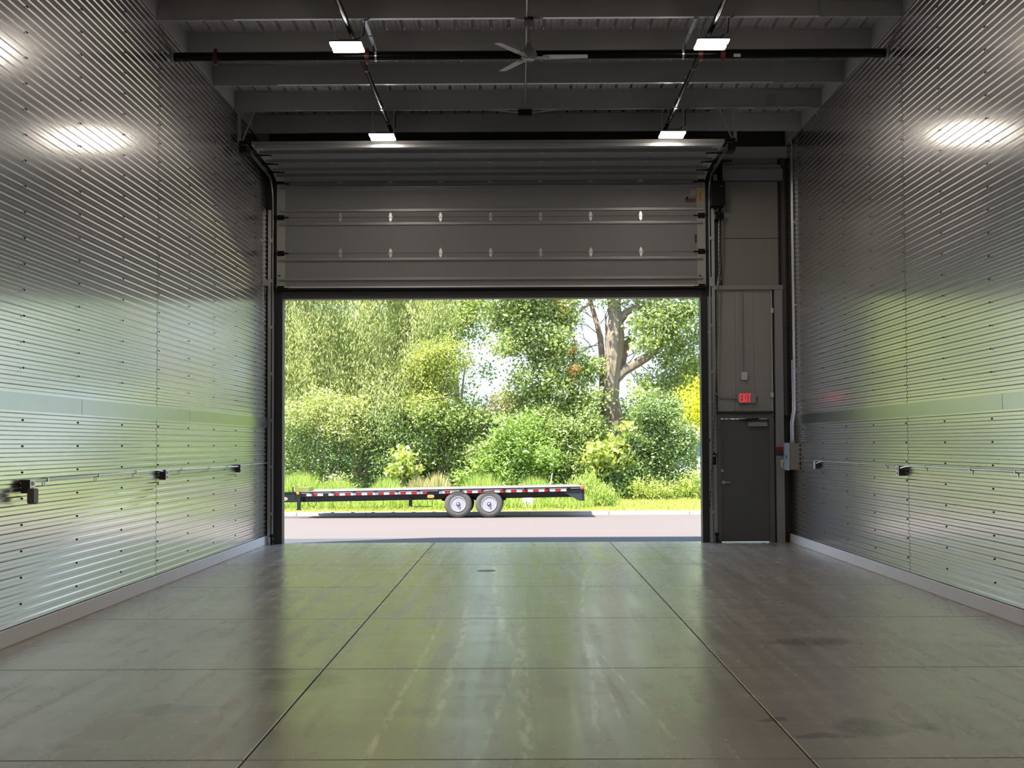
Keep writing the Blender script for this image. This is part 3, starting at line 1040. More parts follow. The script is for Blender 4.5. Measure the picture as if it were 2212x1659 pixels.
# branch lines
zb = zc + 0.05
for px0, px1, lab in ((741, 843, 'left'), (1553, 1440, 'right')):
    q = at(px1, 285, YP[-1] - 0.25)
    t = thing('sprinkler_branch', 'slim black sprinkler pipe running lengthwise above the %s pair of lamps' % lab, 'pipe', (q.x, 10, zb))
    X0 = at(px0, 4, 15.1).x
    X = (X0 + q.x) / 2
    MB().tube([(X, BACK + 0.3, zb), (X, 22.25, zb)], 0.031, 14).build('pipe', BLACKPIPE, t, True)
    for y in (yc + 0.10, 20.2):
        MB().lathe([(0.031, -0.03), (0.040, -0.03), (0.042, 0.03), (0.031, 0.03)], axis='y', c=(X, y, zb), seg=14).build('coupling', STEEL, t, True)
    for y in YP[-5:]:
        if y < 22:
            m = MB()
            m.tube([(X, y + 0.06, zb + 0.03), (X, y + 0.06, ZP)], 0.005, 6)
            m.lathe([(0.0315, -0.01), (0.036, -0.01), (0.036, 0.01), (0.0315, 0.01)], axis='y', c=(X, y + 0.06, zb), seg=14)
            m.build('pipe_hanger', STEEL, t)
    for y in (18.9, 22.2):
        MB().lathe([(0.012, 0.028), (0.012, 0.065), (0.006, 0.07), (0.006, 0.078), (0.022, 0.083), (0.022, 0.087)], c=(X, y, zb), seg=10).build('sprinkler_head', STEEL, t)

# roof conduits
xq = 0.105
t = thing('fan_conduit', 'thin steel conduit running lengthwise under the purlins past the ceiling fan', 'conduit', (xq, 10, ZP))
MB().tube([(xq, BACK + 0.5, ZP - 0.016), (xq, YP[-2] - 0.06, ZP - 0.016)], 0.009, 8).build('pipe', CONDUIT, t, True)
for y in YP[-8:-1]:
    MB().box(xq - 0.02, xq + 0.02, y + 0.01, y + 0.03, ZP - 0.03, ZP - 0.004).build('strap', CONDUIT, t)
y = YP[-2] - 0.03
t = thing('cross_conduit', 'thin conduit strung along the fourth purlin, with a dark box in its middle', 'conduit', (0.1, y, ZP))
zq = ZP - 0.012
pts = [(-3.3, y, zq), (-0.9, y, zq), (-0.45, y, zq - 0.005), (-0.05, y, zq - 0.045), (0.25, y, zq - 0.045), (0.6, y, zq - 0.01), (1.2, y, zq), (4.40, y, zq + 0.02), (4.52, y, zq - 0.01), (4.58, y + 0.02, zq - 0.16)]
MB().tube(pts, 0.010, 8).build('pipe', TRIMGREY, t, True)
MB().bbox(0.0, 0.21, y - 0.05, y + 0.03, zq - 0.10, zq - 0.01, 0.01).build('junction_box', BLACK, t)
# patch of tape on the fourth purlin
a, b = at(1653, 233, YP[-2] - 0.012), at(1677, 203, YP[-2] - 0.012)
m = MB()
for k in range(4):
    m.box(a.x + 0.01 * k, b.x - 0.012 * (3 - k), YP[-2] - 0.014 - 0.001 * k, YP[-2] - 0.0095, a.z + (b.z - a.z) * k / 4 + 0.004, a.z + (b.z - a.z) * (k + 1.1) / 4)
tag(m.build('tape_patch', principled('grey_tape', (0.33, 0.33, 0.33), 0.3, 0.3)), 'crinkled silver tape patch on the right end of the fourth purlin', 'tape')

# ------------------------------------------------------------------ wall conduits, boxes
def wall_box(side, y, z, label, cat='outlet box', extra=False):
    X = WL if side < 0 else WR
    s = 1 if side < 0 else -1
    t = thing('outlet_box', label, cat, (X, y, z - 0.06), 'outlet boxes on the ribbed walls')
    m = MB()
    m.box(X, X + s * 0.075, y - 0.06, y + 0.06, z - 0.058, z + 0.058)
    m.build('box_body', principled('dark_box', (0.07, 0.066, 0.06), 0.5, 0.3), t)
    f = MB()
    f.bbox(0, 1, 0, 1, 0, 1, 0.1)
    f = MB().box(X + s * 0.075, X + s * 0.082, y - 0.062, y + 0.062, z - 0.06, z + 0.06)
    cv = f.build('cover_plate', principled('cover_steel', (0.75, 0.75, 0.74), 0.35, 0.8), t)
    for dz in (-0.026, 0.026):
        MB().bbox(0, 0.001, 0, 0.001, 0, 0.001, 0.0001)
        MB().box(X + s * 0.082, X + s * 0.089, y - 0.022, y + 0.022, z + dz - 0.018, z + dz + 0.018).build('socket', WHITE, cv)
    return t


ZCL, ZCR = 1.375, 1.40
left_boxes = [(at(48, 1050, 1).x, 12.20), (0, 16.86), (0, 21.35)]
for (_, y), lab in zip(left_boxes, ('dark outlet box on the left wall with a plug-in adapter hanging from it', 'small dark outlet box on the left wall, at the upright panel seam', 'small dark outlet box on the left wall, the one nearest the big doorway')):
    wall_box(-1, y, ZCL - 0.03, lab)
# plug-in adapter with its cord
y = 12.20
t = thing('plug_adapter', 'brownish plug-in adapter block hanging under the nearest left wall outlet', 'adapter', (WL, y - 0.03, 1.22))
MB().bbox(WL + 0.09, WL + 0.15, y - 0.16, y - 0.05, 1.20, 1.33, 0.01).build('adapter_body', principled('taupe_plastic', (0.17, 0.14, 0.13), 0.45), t)
MB().tube([(WL + 0.12, y - 0.08, 1.205), (WL + 0.10, y + 0.02, 1.19), (WL + 0.07, y + 0.12, 1.24), (WL + 0.09, y + 0.10, 1.30)], 0.004, 6).build('cord', BLACK, t)


def conduit_run(side, pts, label, straps):
    X = WL if side < 0 else WR
    s = 1 if side < 0 else -1
    t = thing('wall_conduit', label, 'conduit', (X, pts[0][0], pts[0][1]))
    MB().tube([(X + s * 0.018 if len(p) < 3 else X + s * p[2], p[0], p[1]) for p in pts], 0.012, 10).build('pipe', CONDUIT, t, True)
    for y, z in straps:
        m = MB()
        m.box(X, X + s * 0.034, y - 0.012, y + 0.012, z - 0.016, z + 0.016)
        m.box(X, X + s * 0.006, y - 0.010, y + 0.010, z - 0.055, z - 0.016)
        m.build('strap', CONDUIT, t)
    return t


conduit_run(-1, [(12.27, ZCL + 0.02, .04), (12.4, ZCL + 0.015), (16.2, ZCL + 0.028), (16.55, ZCL + 0.035, .03), (16.80, ZCL + 0.01, .05)], 'steel conduit on the left wall between the two nearer outlet boxes', [(12.75, ZCL + 0.016), (14.3, ZCL + 0.02), (15.7, ZCL + 0.026)])
conduit_run(-1, [(16.92, ZCL - 0.02, .06), (16.98, ZCL + 0.02, .03), (17.2, ZCL + 0.025), (20.9, ZCL + 0.005), (21.29, ZCL, .05)], 'steel conduit on the left wall between the seam box and the farthest box', [(17.8, ZCL + 0.02), (19.4, ZCL + 0.012), (20.6, ZCL + 0.006)])
conduit_run(-1, [(21.41, ZCL - 0.02, .06), (21.47, ZCL, .03), (21.7, ZCL + 0.012), (23.9, ZCL + 0.02)], 'short steel conduit from the farthest left outlet box to the doorway jamb', [(22.6, ZCL + 0.015)])
for y, lab in ((21.6, 'small outlet box on the right wall close to the grey breaker panel'), (16.86, 'dark outlet box on the right wall, at the upright panel seam')):
    wall_box(1, y, ZCR - 0.045, lab)
conduit_run(1, [(23.15, ZCR - 0.01), (22.2, ZCR + 0.02), (21.75, ZCR + 0.015, .03), (21.66, ZCR - 0.05, .07)], 'short steel conduit on the right wall between breaker panel and first box', [(22.5, ZCR + 0.012)])
conduit_run(1, [(21.54, ZCR - 0.02, .06), (21.4, ZCR + 0.01, .03), (21.2, ZCR + 0.015), (17.2, ZCR + 0.015), (17.02, ZCR + 0.005, .03), (16.92, ZCR - 0.03, .07)], 'long steel conduit on the right wall between the two outlet boxes', [(20.4, ZCR + 0.015), (19.0, ZCR + 0.015), (17.6, ZCR + 0.015)])
conduit_run(1, [(16.78, ZCR - 0.01, .06), (16.6, ZCR + 0.015, .03), (16.4, ZCR + 0.02), (8.0, ZCR + 0.03)], 'steel conduit on the right wall running towards the camera from the seam box', [(15.9, ZCR + 0.02), (14.3, ZCR + 0.02), (13.0, ZCR + 0.02)])
# breaker panel on the right wall
XB = 4.46
pz0, pz1 = at(1712, 1014, 23.3).z, at(1712, 958, 23.3).z
t = thing('breaker_panel', 'grey enamel electrical breaker panel on the right wall beside the man door', 'breaker panel', (WR, 23.4, pz0))
MB().box(XB + 0.004, WR, 23.12, 23.50, pz0, pz1).build('cabinet', principled('panel_shaded_side', (0.30, 0.29, 0.27), 0.5), t)  # browner colour paints the shade on the cabinet side
cvr = MB().box(XB - 0.012, XB + 0.004, 23.105, 23.515, pz0 - 0.012, pz1 + 0.012).build('cover', PANEL_LIT, t)
MB().box(XB - 0.02, XB - 0.012, 23.25, 23.28, (pz0 + pz1) / 2 - 0.03, (pz0 + pz1) / 2 + 0.02).build('latch', BLACK, cvr)
t = thing('disconnect_box', 'small pale switch box tucked behind the grey breaker panel', 'switch box', (WR - 0.1, 23.7, 1.28))
MB().bbox(4.43, WR - 0.001, 23.66, 23.74, pz0 + 0.02, pz0 + 0.16, 0.01).build('box_body', WHITE, t)
MB().box(4.455, 4.475, 23.652, 23.66, pz0 + 0.06, pz0 + 0.11).build('toggle', TRIMGREY, t)
for k, dy in enumerate((0.0, 0.10, 0.22)):
    y0 = 23.20 + dy
    t = thing('riser_conduit', 'upright steel conduit rising from the breaker panel, %s of three' % ('nearest', 'middle', 'farthest')[k], 'conduit', (WR, y0, pz1))
    zt = (6.70, 6.60, 3.1)[k]
    pts = [(XB + 0.09, y0, pz1), (XB + 0.09, y0, pz1 + 0.35), (XB + 0.13, y0 + 0.02, pz1 + 0.55), (WR - 0.032, y0 + 0.06, pz1 + 0.75), (WR - 0.032, y0 + 0.08, zt)]
    if k == 0:
        pts += [(WR - 0.06, y0 + 0.08, 6.83)]
    MB().tube(pts, 0.011, 10).build('pipe', CONDUIT, t, True)
    m = MB()
    m.lathe([(0.016, 0.0), (0.018, 0.01), (0.018, 0.05), (0.013, 0.06)], c=(XB + 0.09, y0, pz1), seg=10)
    m.build('connector', CONDUIT, t)
    for z in (2.9, 4.0, 5.4):
        if z < zt:
            MB().box(WR - 0.036, WR, y0 + 0.06, y0 + 0.10, z, z + 0.02).build('strap', CONDUIT, t)

# small grey box on the left wall by the opening
p = at(577, 612, 23.6)
t = thing('photo_eye_box', 'small grey sensor box high on the left wall beside the door track', 'sensor', (WL, 23.55, p.z))
MB().bbox(WL + 0.01, WL + 0.09, 23.45, 23.55, p.z - 0.05, p.z + 0.05, 0.008).build('box_body', TRIMGREY, t)
MB().tube([(WL + 0.03, 23.5, p.z - 0.05), (WL + 0.03, 23.55, p.z - 0.35)], 0.006, 6).build('cable', BLACK, t)
# floor-level door sensors at both jambs
for X, lab in ((SX0 + 0.0 - 0.06, 'tiny black safety sensor at the foot of the left door track'), (SX1 + 0.13, 'tiny black safety sensor on a bracket at the foot of the right door track')):
    t = thing('safety_sensor', lab, 'sensor', (X, 23.8, 0))
    MB().bbox(X - 0.03, X + 0.03, 23.76, 23.82, 0.13, 0.18, 0.008).build('sensor_body', BLACK, t)
    m = MB()
    m.tube([(X, 23.80, 0.13), (X + 0.01, 23.80, 0.08), (X + 0.06, 23.82, 0.005)], 0.008, 6)
    m.box(X - 0.015, X + 0.015, 23.79, 23.81, 0.0, 0.13)
    m.build('bracket', BLACK, t)

# ------------------------------------------------------------------ things on the front wall, right of the opening
YW = FAR - 0.04
# exit sign
a, b = at(1592, 871, YW), at(1632, 848, YW)
ex = thing('exit_sign', 'lit red exit sign in a pale housing above the man door', 'exit sign', ((a.x + b.x) / 2, YW, a.z))
MB().bbox(a.x, b.x, YW - 0.05, YW + 0.01, a.z, b.z, 0.025).build('housing', principled('sign_housing', (0.34, 0.33, 0.31), 0.5), ex)
c0, c1 = at(1597.5, 869, YW - 0.05), at(1622, 850, YW - 0.05)
H = c1.z - c0.z
Wd = (c1.x - c0.x)
lw = Wd / 4.3
st = 0.019


def glyph(ch, x, z, w, h, y):
    m = MB()
    if ch == 'E':
        m.box(x, x + st, y - 0.006, y, z, z + h)
        for zz in (z, z + h / 2 - st / 2, z + h - st):
            m.box(x + st, x + w, y - 0.006, y, zz, zz + st)
    elif ch == 'X':
        m.prism([(x, y - 0.006, z), (x + st, y - 0.006, z), (x + w, y - 0.006, z + h), (x + w - st, y - 0.006, z + h)], (0, 0.006, 0))
        m.prism([(x + w - st, y - 0.007, z), (x + w, y - 0.007, z), (x + st, y - 0.007, z + h), (x, y - 0.007, z + h)], (0, 0.006, 0))
    elif ch == 'I':
        m.box(x + w / 2 - st / 2, x + w / 2 + st / 2, y - 0.006, y, z, z + h)
    else:
        m.box(x, x + w, y - 0.006, y, z + h - st, z + h)
        m.box(x + w / 2 - st / 2, x + w / 2 + st / 2, y - 0.006, y, z, z + h - st)
    return m


xx = c0.x
for ch, w in (('E', lw), ('X', lw * 1.2), ('I', lw * 0.6), ('T', lw * 1.1)):
    glyph(ch, xx, c0.z, w, H, YW - 0.05).build('letter', EXITRED, ex)
    xx += w + lw * 0.12
pe = at(1636, 860, YW)
MB().lathe([(0.02, 0.02), (0.028, 0.0), (0.024, -0.03)], axis='y', c=(pe.x - 0.02, YW - 0.01, pe.z), seg=12).build('lamp_head', FRAMEGREY, ex, True)
pts = [at(1546, 848, YW), at(1549, 853, YW), at(1556, 859, YW), at(1570, 860, YW), at(1594, 860, YW)]
t = thing('sign_conduit', 'grey flexible conduit curving from the jamb to the exit sign', 'conduit', tuple(pts[0]))
MB().tube([(q.x, YW - 0.012, q.z) for q in pts], 0.012, 8).build('pipe', TRIMGREY, t, True)
# white box under its conduit
a, b = at(1601, 821, YW), at(1613.5, 804, YW)
t = thing('sensor_box', 'white blank box on the wall panel above the exit sign', 'junction box', ((a.x + b.x) / 2, YW, a.z))
MB().bbox(a.x, b.x, YW - 0.045, YW + 0.01, a.z, b.z, 0.012).build('box_body', WHITE, t)
MB().box(a.x + 0.02, b.x - 0.02, YW - 0.048, YW - 0.045, a.z + 0.02, b.z - 0.02).build('cover', WHITE, t)
p0, p1 = at(1605, 804, YW), at(1605, 627, YW)
t = thing('box_conduit', 'slim grey conduit dropping straight down to the white box over the exit sign', 'conduit', (p0.x, YW, p0.z))
MB().tube([(p0.x, YW - 0.01, p0.z), (p0.x, YW - 0.01, p1.z)], 0.011, 8).build('pipe', TRIMGREY, t, True)
for k in (0.3, 0.75):
    MB().box(p0.x - 0.02, p0.x + 0.02, YW - 0.024, YW, p0.z + (p1.z - p0.z) * k, p0.z + (p1.z - p0.z) * k + 0.02).build('strap', TRIMGREY, t)
# pale conduit along the post
p0, p1 = at(1669, 896, YW), at(1669, 628, YW)
t = thing('post_conduit', 'pale upright conduit beside the grey steel post, above the man door', 'conduit', (p0.x, YW, p0.z))
MB().tube([(p0.x, YW - 0.02, p0.z), (p0.x, YW - 0.02, p1.z)], 0.012, 8).build('pipe', principled('pale_pipe', (0.55, 0.53, 0.48), 0.5), t, True)
for py in (671, 853):
    q = at(1667.5, py, YW)
    MB().box(q.x - 0.028, q.x + 0.02, YW - 0.05, YW, q.z - 0.04, q.z + 0.04).build('conduit_body', WHITE, t)
# red and blue notice
a, b = at(1676, 984, FAR - 0.105), at(1692, 965, FAR - 0.105)
t = thing('notice_sign', 'small notice, red upper half and blue lower half, on the grey post', 'sign', ((a.x + b.x) / 2, FAR - 0.105, a.z))
zm = a.z + (b.z - a.z) * 0.5
MB().box(a.x, b.x, FAR - 0.108, FAR - 0.1, zm, b.z).build('red_half', principled('notice_red', (0.42, 0.02, 0.025), 0.4), t)
MB().box(a.x, b.x, FAR - 0.108, FAR - 0.1, a.z, zm).build('blue_half', principled('notice_blue', (0.02, 0.05, 0.16), 0.4), t)
m = MB()
for k in range(6):
    zz = a.z + 0.014 + k * (b.z - a.z - 0.02) / 6
    m.box(a.x + 0.012, b.x - 0.012, FAR - 0.1095, FAR - 0.108, zz, zz + 0.006)
m.build('print_lines', principled('print_grey', (0.16, 0.05, 0.06), 0.6), t)
# push-button station
YC = 23.89
a, b = at(1536, 1004, YC), at(1546, 979, YC)
t = thing('door_control_station', 'black push button station for the overhead door, beside the man door frame', 'control box', ((a.x + b.x) / 2, YC, a.z))
bd = MB().bbox(a.x, b.x, YC - 0.05, YC + 0.02, a.z, b.z, 0.008).build('box_body', BLACK, t)
MB().box(a.x + 0.015, b.x - 0.015, YC - 0.052, YC - 0.05, b.z - 0.055, b.z - 0.035).build('label_plate', WHITE, t)
for k in range(3):
    MB().lathe([(0.013, 0.0), (0.013, -0.01), (0.009, -0.012)], axis='y', c=((a.x + b.x) / 2, YC - 0.05, b.z - 0.085 - 0.035 * k), seg=10).build('push_button', REDP if k else BLACK, t)
MB().box(a.x + 0.005, b.x - 0.02, YC - 0.03, YC, b.z, b.z + 0.028).build('green_tab', principled('green_tab', (0.04, 0.12, 0.06), 0.5), t)
q = at(1549, 983, YC)
tag(MB().bbox(q.x - 0.025, q.x + 0.02, FAR - 0.065, FAR - 0.05, q.z - 0.035, q.z + 0.035, 0.004).build('access_reader', principled('reader_blue', (0.015, 0.04, 0.09), 0.4)), 'small dark blue reader tab on the man door frame by the black control station', 'card reader')
# wiring and chase strips next to the track
for px, w, lab in ((1537, 0.028, 'wide'), (1543.5, 0.022, 'narrow')):
    p0, p1 = at(px, 1166, YC), at(px, 640, YC)
    t = thing('wire_chase', '%s grey metal wire chase running up the jamb beside the man door' % lab, 'cable channel', (p0.x, YC, 0))
    m = MB()
    m.bbox(p0.x - w / 2, p0.x + w / 2, FAR - 0.04, FAR, 0.0, p1.z, 0.004)
    m.build('channel', TRIMGREY, t)
    for z in (0.9, 2.4, 3.6):
        MB().box(p0.x - w / 2 - 0.004, p0.x + w / 2 + 0.004, FAR - 0.045, FAR, z, z + 0.02).build('clip', STEEL, t)
# opener
a, b = at(1535, 446, 23.75), at(1565, 392, 23.75)
t = thing('door_opener', 'black motor unit of the overhead door, mounted high beside the right track', 'door opener', ((a.x + b.x) / 2, 23.8, a.z))
MB().bbox(a.x, b.x, 23.66, FAR, a.z, b.z, 0.012).build('motor_box', BLACK, t)
MB().box(a.x + 0.14, a.x + 0.22, 23.656, 23.66, b.z - 0.10, b.z - 0.095).build('label_plate', TRIMGREY, t)
m = MB()
q = at(1557, 365, 23.75)
m.box(q.x - 0.025, q.x + 0.025, 23.72, FAR, b.z, 6.62)
m.lathe([(0.075, -0.012), (0.075, 0.012)], axis='x', c=(q.x - 0.10, 23.80, 6.50), seg=16)
m.build('drive_bracket', BLACK, t)
m = MB()
q0, q1 = at(1541, 391, 23.75), at(1549, 377, 23.75)
m.box(q0.x, q1.x, 23.74, 23.76, q0.z, q1.z)
m.build('mount_plate', TRIMGREY, t)
MB().tube([at(1541, 458, 23.8), at(1547, 455, 23.8), at(1552, 449, 23.8)], 0.008, 6).build('cable', TRIMGREY, t)
a, b = at(1545, 474, 23.8), at(1563, 460, 23.8)
t2 = thing('chain_wheel_box', 'small black gearbox below the door opener with a hand chain', 'gearbox', ((a.x + b.x) / 2, 23.85, a.z))
MB().bbox(a.x, b.x, 23.74, FAR, a.z, b.z, 0.012).build('gear_case', BLACK, t2)
MB().lathe([(0.05, -0.01), (0.042, 0.0), (0.05, 0.01)], axis='x', c=((a.x + b.x) / 2, 23.72, a.z + 0.03), seg=16).build('pocket_wheel', BLACK, t2)
# hand chain: two falls of links
t = thing('hand_chain', 'long hanging loop of hand chain swung over to the door track', 'chain', tuple(at(1556, 474, 23.72)))
link_me = None
for (pxs, nm) in (([(1554, 474), (1553.5, 560), (1550, 700), (1546, 820), (1541, 940), (1536.5, 1010), (1534, 1098)], 'chain_fall'), ([(1559, 474), (1557.5, 560), (1554, 610), (1549, 640), (1551, 700), (1547, 820), (1542.5, 940), (1538, 1010), (1534, 1098)], 'chain_fall')):
    P_ = [at(a_, b_, 23.76) for a_, b_ in pxs]
    m = MB()
    for q0, q1 in zip(P_[:-1], P_[1:]):
        n_ = max(1, int((q1 - q0).length / 0.036))
        for k in range(n_):
            c = q0.lerp(q1, (k + 0.5) / n_)
            if k % 2:
                m.box(c.x - 0.009, c.x + 0.009, c.y - 0.0035, c.y + 0.0035, c.z - 0.022, c.z + 0.022)
            else:
                m.box(c.x - 0.0035, c.x + 0.0035, c.y - 0.009, c.y + 0.009, c.z - 0.022, c.z + 0.022)
    m.build(nm, principled('chain_rust', (0.20, 0.155, 0.12), 0.5, 0.5), t)
q = at(1532, 951, 23.74)
MB().bbox(q.x - 0.02, q.x + 0.02, 23.73, 23.76, q.z - 0.025, q.z + 0.025, 0.006).build('chain_keeper', REDP, t)
# feed conduits beside the opener
q = at(1553, 480, 23.9)
t = thing('opener_conduit', 'pale conduit below the door opener, between the chain and the wall panel', 'conduit', tuple(at(1552, 620, FAR)))
MB().tube([at(1553, 478, 23.93), at(1553, 590, 23.93), at(1550, 615, 23.93)], 0.014, 8).build('pipe', STEEL, t, True)
MB().tube([at(1562, 478, 23.92), at(1563, 585, 23.92), at(1556, 605, 23.92), at(1547, 625, 23.92)], 0.008, 6).build('flex_cable', TRIMGREY, t)
MB().bbox(at(1533, 620, 23.9).x, at(1543, 620, 23.9).x, 23.86, FAR, wz(619), wz(605), 0.006).build('pull_box', STEEL, t)
# floor drain
q = at(1050, 1226, 19)
fd_y = EYE * F_PX / (1226 - 955)
fx_ = at(1050, 1226, fd_y).x
t = tag(MB().lathe([(0.125, 0.0), (0.125, 0.003), (0.115, 0.005), (0.03, 0.004)], c=(fx_, fd_y, 0.0), seg=28).build('floor_drain', principled('drain_iron', (0.05, 0.05, 0.048), 0.45, 0.5), None, True), 'round dark drain cover set in the middle floor strip near the doorway', 'drain')

# ================================================================== outdoors
GZ = [(24.24, -0.02), (30.0, -0.14), (36.0, -0.30), (39.2, -0.378), (41.75, -0.42), (42.12, -0.50)]


def strip(pts, x0, x1):
    m = MB()
    n = len(pts)
    m.add([(x0, y, z) for y, z in pts] + [(x1, y, z) for y, z in pts] + [(x0, y, z - 0.4) for y, z in pts] + [(x1, y, z - 0.4) for y, z in pts],
          [(i, n + i, n + i + 1, i + 1) for i in range(n - 1)] + [(2 * n + i, 2 * n + i + 1, 3 * n + i + 1, 3 * n + i) for i in range(n - 1)])
    return m


struct(strip([(24.24, -0.02), (26.3, -0.0625)], -30, 30).build('apron', APRON_SHADE))
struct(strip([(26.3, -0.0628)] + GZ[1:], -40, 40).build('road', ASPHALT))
CY, CZ = 42.12, -0.325
kerb = struct(MB().box(-40, 40, CY + 0.10, CY + 0.185, -0.9, CZ - 0.03).build('kerb', SOIL))
jx = [-40, -25, -14, -9.4] + [at(p, 1110, CY).x for p in (640, 790, 968, 1142, 1316, 1490)] + [7.6, 10, 14, 25, 40]
for a, b in zip(jx[:-1], jx[1:]):
    m = MB()
    m.prism([(a + 0.008, CY, -0.55), (a + 0.008, CY + 0.05, CZ - 0.025), (a + 0.008, CY + 0.07, CZ), (a + 0.008, CY + 0.18, CZ), (a + 0.008, CY + 0.19, CZ - 0.01), (a + 0.008, CY + 0.19, -0.55)], (b - a - 0.016, 0, 0))
    m.build('kerb_stone', CURB, kerb)
MB().box(-40, 40, CY - 0.07, CY + 0.02, -0.60, -0.488).build('gutter_seam', principled('seam_tar', (0.035, 0.028, 0.025), 0.8), kerb)
VG = [(CY + 0.19, CZ - 0.01), (44.0, -0.22), (46.5, -0.06), (50.0, 0.05), (60.0, 0.1), (110.0, 0.1)]
struct(strip(VG, -60, 60).build('verge', SOIL))


def ground_z(Y):
    return float(np.interp(Y, [p[0] for p in VG], [p[1] for p in VG]))


# ---- leaf clouds
def leaf_mesh(name, C, A, B, L, W, mat, parent=None):
    """C centres, A long axis, B side axis (unit, n x 3), L and W sizes"""
    n = len(C)
    V = np.empty((n, 4, 3), dtype=np.float32)
    V[:, 0] = C - A * (L * 0.5)[:, None]
    V[:, 1] = C + B * (W * 0.5)[:, None] - A * (L * 0.08)[:, None]
    V[:, 2] = C + A * (L * 0.5)[:, None]
    V[:, 3] = C - B * (W * 0.5)[:, None] - A * (L * 0.08)[:, None]
    me = bpy.data.meshes.new(name)
    me.vertices.add(4 * n)
    me.vertices.foreach_set('co', V.reshape(-1))
    me.loops.add(4 * n)
    me.loops.foreach_set('vertex_index', np.arange(4 * n, dtype=np.int32))
    me.polygons.add(n)
    me.polygons.foreach_set('loop_start', np.arange(0, 4 * n, 4, dtype=np.int32))
    me.polygons.foreach_set('loop_total', np.full(n, 4, dtype=np.int32))
    me.update(calc_edges=True)
    o = link(name, me, mat, parent)
    return stuff(o)


def unit(v):
    return v / np.maximum(np.linalg.norm(v, axis=1, keepdims=True), 1e-6)


def cloud(blobs, n, sub=0.28, mode='random', lump=26, size=0.09, aspect=0.55):
    """leaf placement: blobs (x, y, z, r) -> lumps -> leaves"""
    B = np.array([b[:4] for b in blobs], dtype=float)
    rz = np.array([b[4] if len(b) > 4 else 1.0 for b in blobs])
    w = B[:, 3] ** 2
    nl = max(4, n // lump)
    pick = RNG.choice(len(B), nl, p=w / w.sum())
    d = unit(RNG.normal(size=(nl, 3)))
    rad = RNG.random(nl) ** 0.45
    Lc = B[pick, :3] + d * (rad * B[pick, 3])[:, None] * np.stack([np.ones(nl), np.ones(nl) * 0.8, rz[pick]], 1)
    ow = np.repeat(np.arange(nl), lump)
    m = len(ow)
    if mode == 'willow':
        off = RNG.normal(size=(m, 3)) * np.array([sub * 0.45, sub * 0.45, sub * 1.5])
    else:
        off = RNG.normal(size=(m, 3)) * sub * np.array([1.0, 1.0, 0.7])
    C = Lc[ow] + off
    if mode == 'willow':
        A = unit(RNG.normal(size=(m, 3)) * np.array([0.45, 0.45, 0.25]) + np.array([0, -0.1, -1.0]))
    elif mode == 'blade':
        A = unit(RNG.normal(size=(m, 3)) * 0.3 + np.array([0, 0, 1.0]))
    else:
        A = unit(RNG.normal(size=(m, 3)) * np.array([1, 1, 0.7]) + np.array([0, -0.2, -0.35]))
    Nn = unit(RNG.normal(size=(m, 3)) + np.array([-0.15, -0.45, 0.55]))
    Bv = unit(np.cross(A, Nn))
    S = size * (0.65 + 0.7 * RNG.random(m))
    return C, A, Bv, S, S * aspect


def tree(name, label, cat, base, blobs, n, mat, trunk=None, group=None, bark=BARK, **kw):
    t = thing(name, label, cat, base, group)
    if trunk:
        for pts, rads in trunk:
            MB().tube(pts, rads, 9).build('trunk' if rads[0] > 0.1 else 'branch', bark, t, True)
    C, A, B, L, W = cloud(blobs, n, **kw)
    leaf_mesh('foliage', C, A, B, L, W, mat, t)
    return t


def px_blobs(lst, Y, jit=0.6):
    out = []
    for e in lst:
        px, py, r = e[:3]
        yy = Y + RNG.uniform(-jit, jit)
        p = at(px, py, yy)
        out.append((p.x, p.y, p.z, r * yy / F_PX, e[3] if len(e) > 3 else 1.0))
    return out


WILLOW = leaf_mat('willow_leaf', (0.34, 0.42, 0.11), (0.66, 0.70, 0.27), 0.4)
COTTON = leaf_mat('cottonwood_leaf', (0.22, 0.33, 0.08), (0.54, 0.61, 0.20), 0.4)
YELLOW = leaf_mat('yellow_leaf', (0.33, 0.43, 0.08), (0.64, 0.66, 0.15), 0.4)
SUMAC = leaf_mat('sumac_leaf', (0.20, 0.36, 0.06), (0.48, 0.62, 0.14), 0.4)
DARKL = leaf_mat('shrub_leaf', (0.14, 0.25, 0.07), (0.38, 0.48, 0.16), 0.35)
MIDL = leaf_mat('mid_leaf', (0.17, 0.27, 0.06), (0.42, 0.50, 0.14), 0.35)
BACKL = leaf_mat('back_leaf', (0.16, 0.26, 0.07), (0.40, 0.49, 0.16), 0.4)
LIME = leaf_mat('lime_leaf', (0.60, 0.64, 0.03), (0.85, 0.80, 0.06), 0.4)
VINE = leaf_mat('vine_leaf', (0.34, 0.45, 0.08), (0.64, 0.70, 0.18), 0.4)
DRY = leaf_mat('dry_leaf', (0.38, 0.30, 0.15), (0.60, 0.48, 0.27), 0.3)
GRASS = leaf_mat('grass_blade', (0.34, 0.42, 0.07), (0.66, 0.66, 0.16), 0.4)
WEED = leaf_mat('weed_blade', (0.26, 0.42, 0.06), (0.58, 0.68, 0.16), 0.4)
REED = leaf_mat('dry_reed', (0.40, 0.40, 0.14), (0.66, 0.58, 0.27), 0.3)

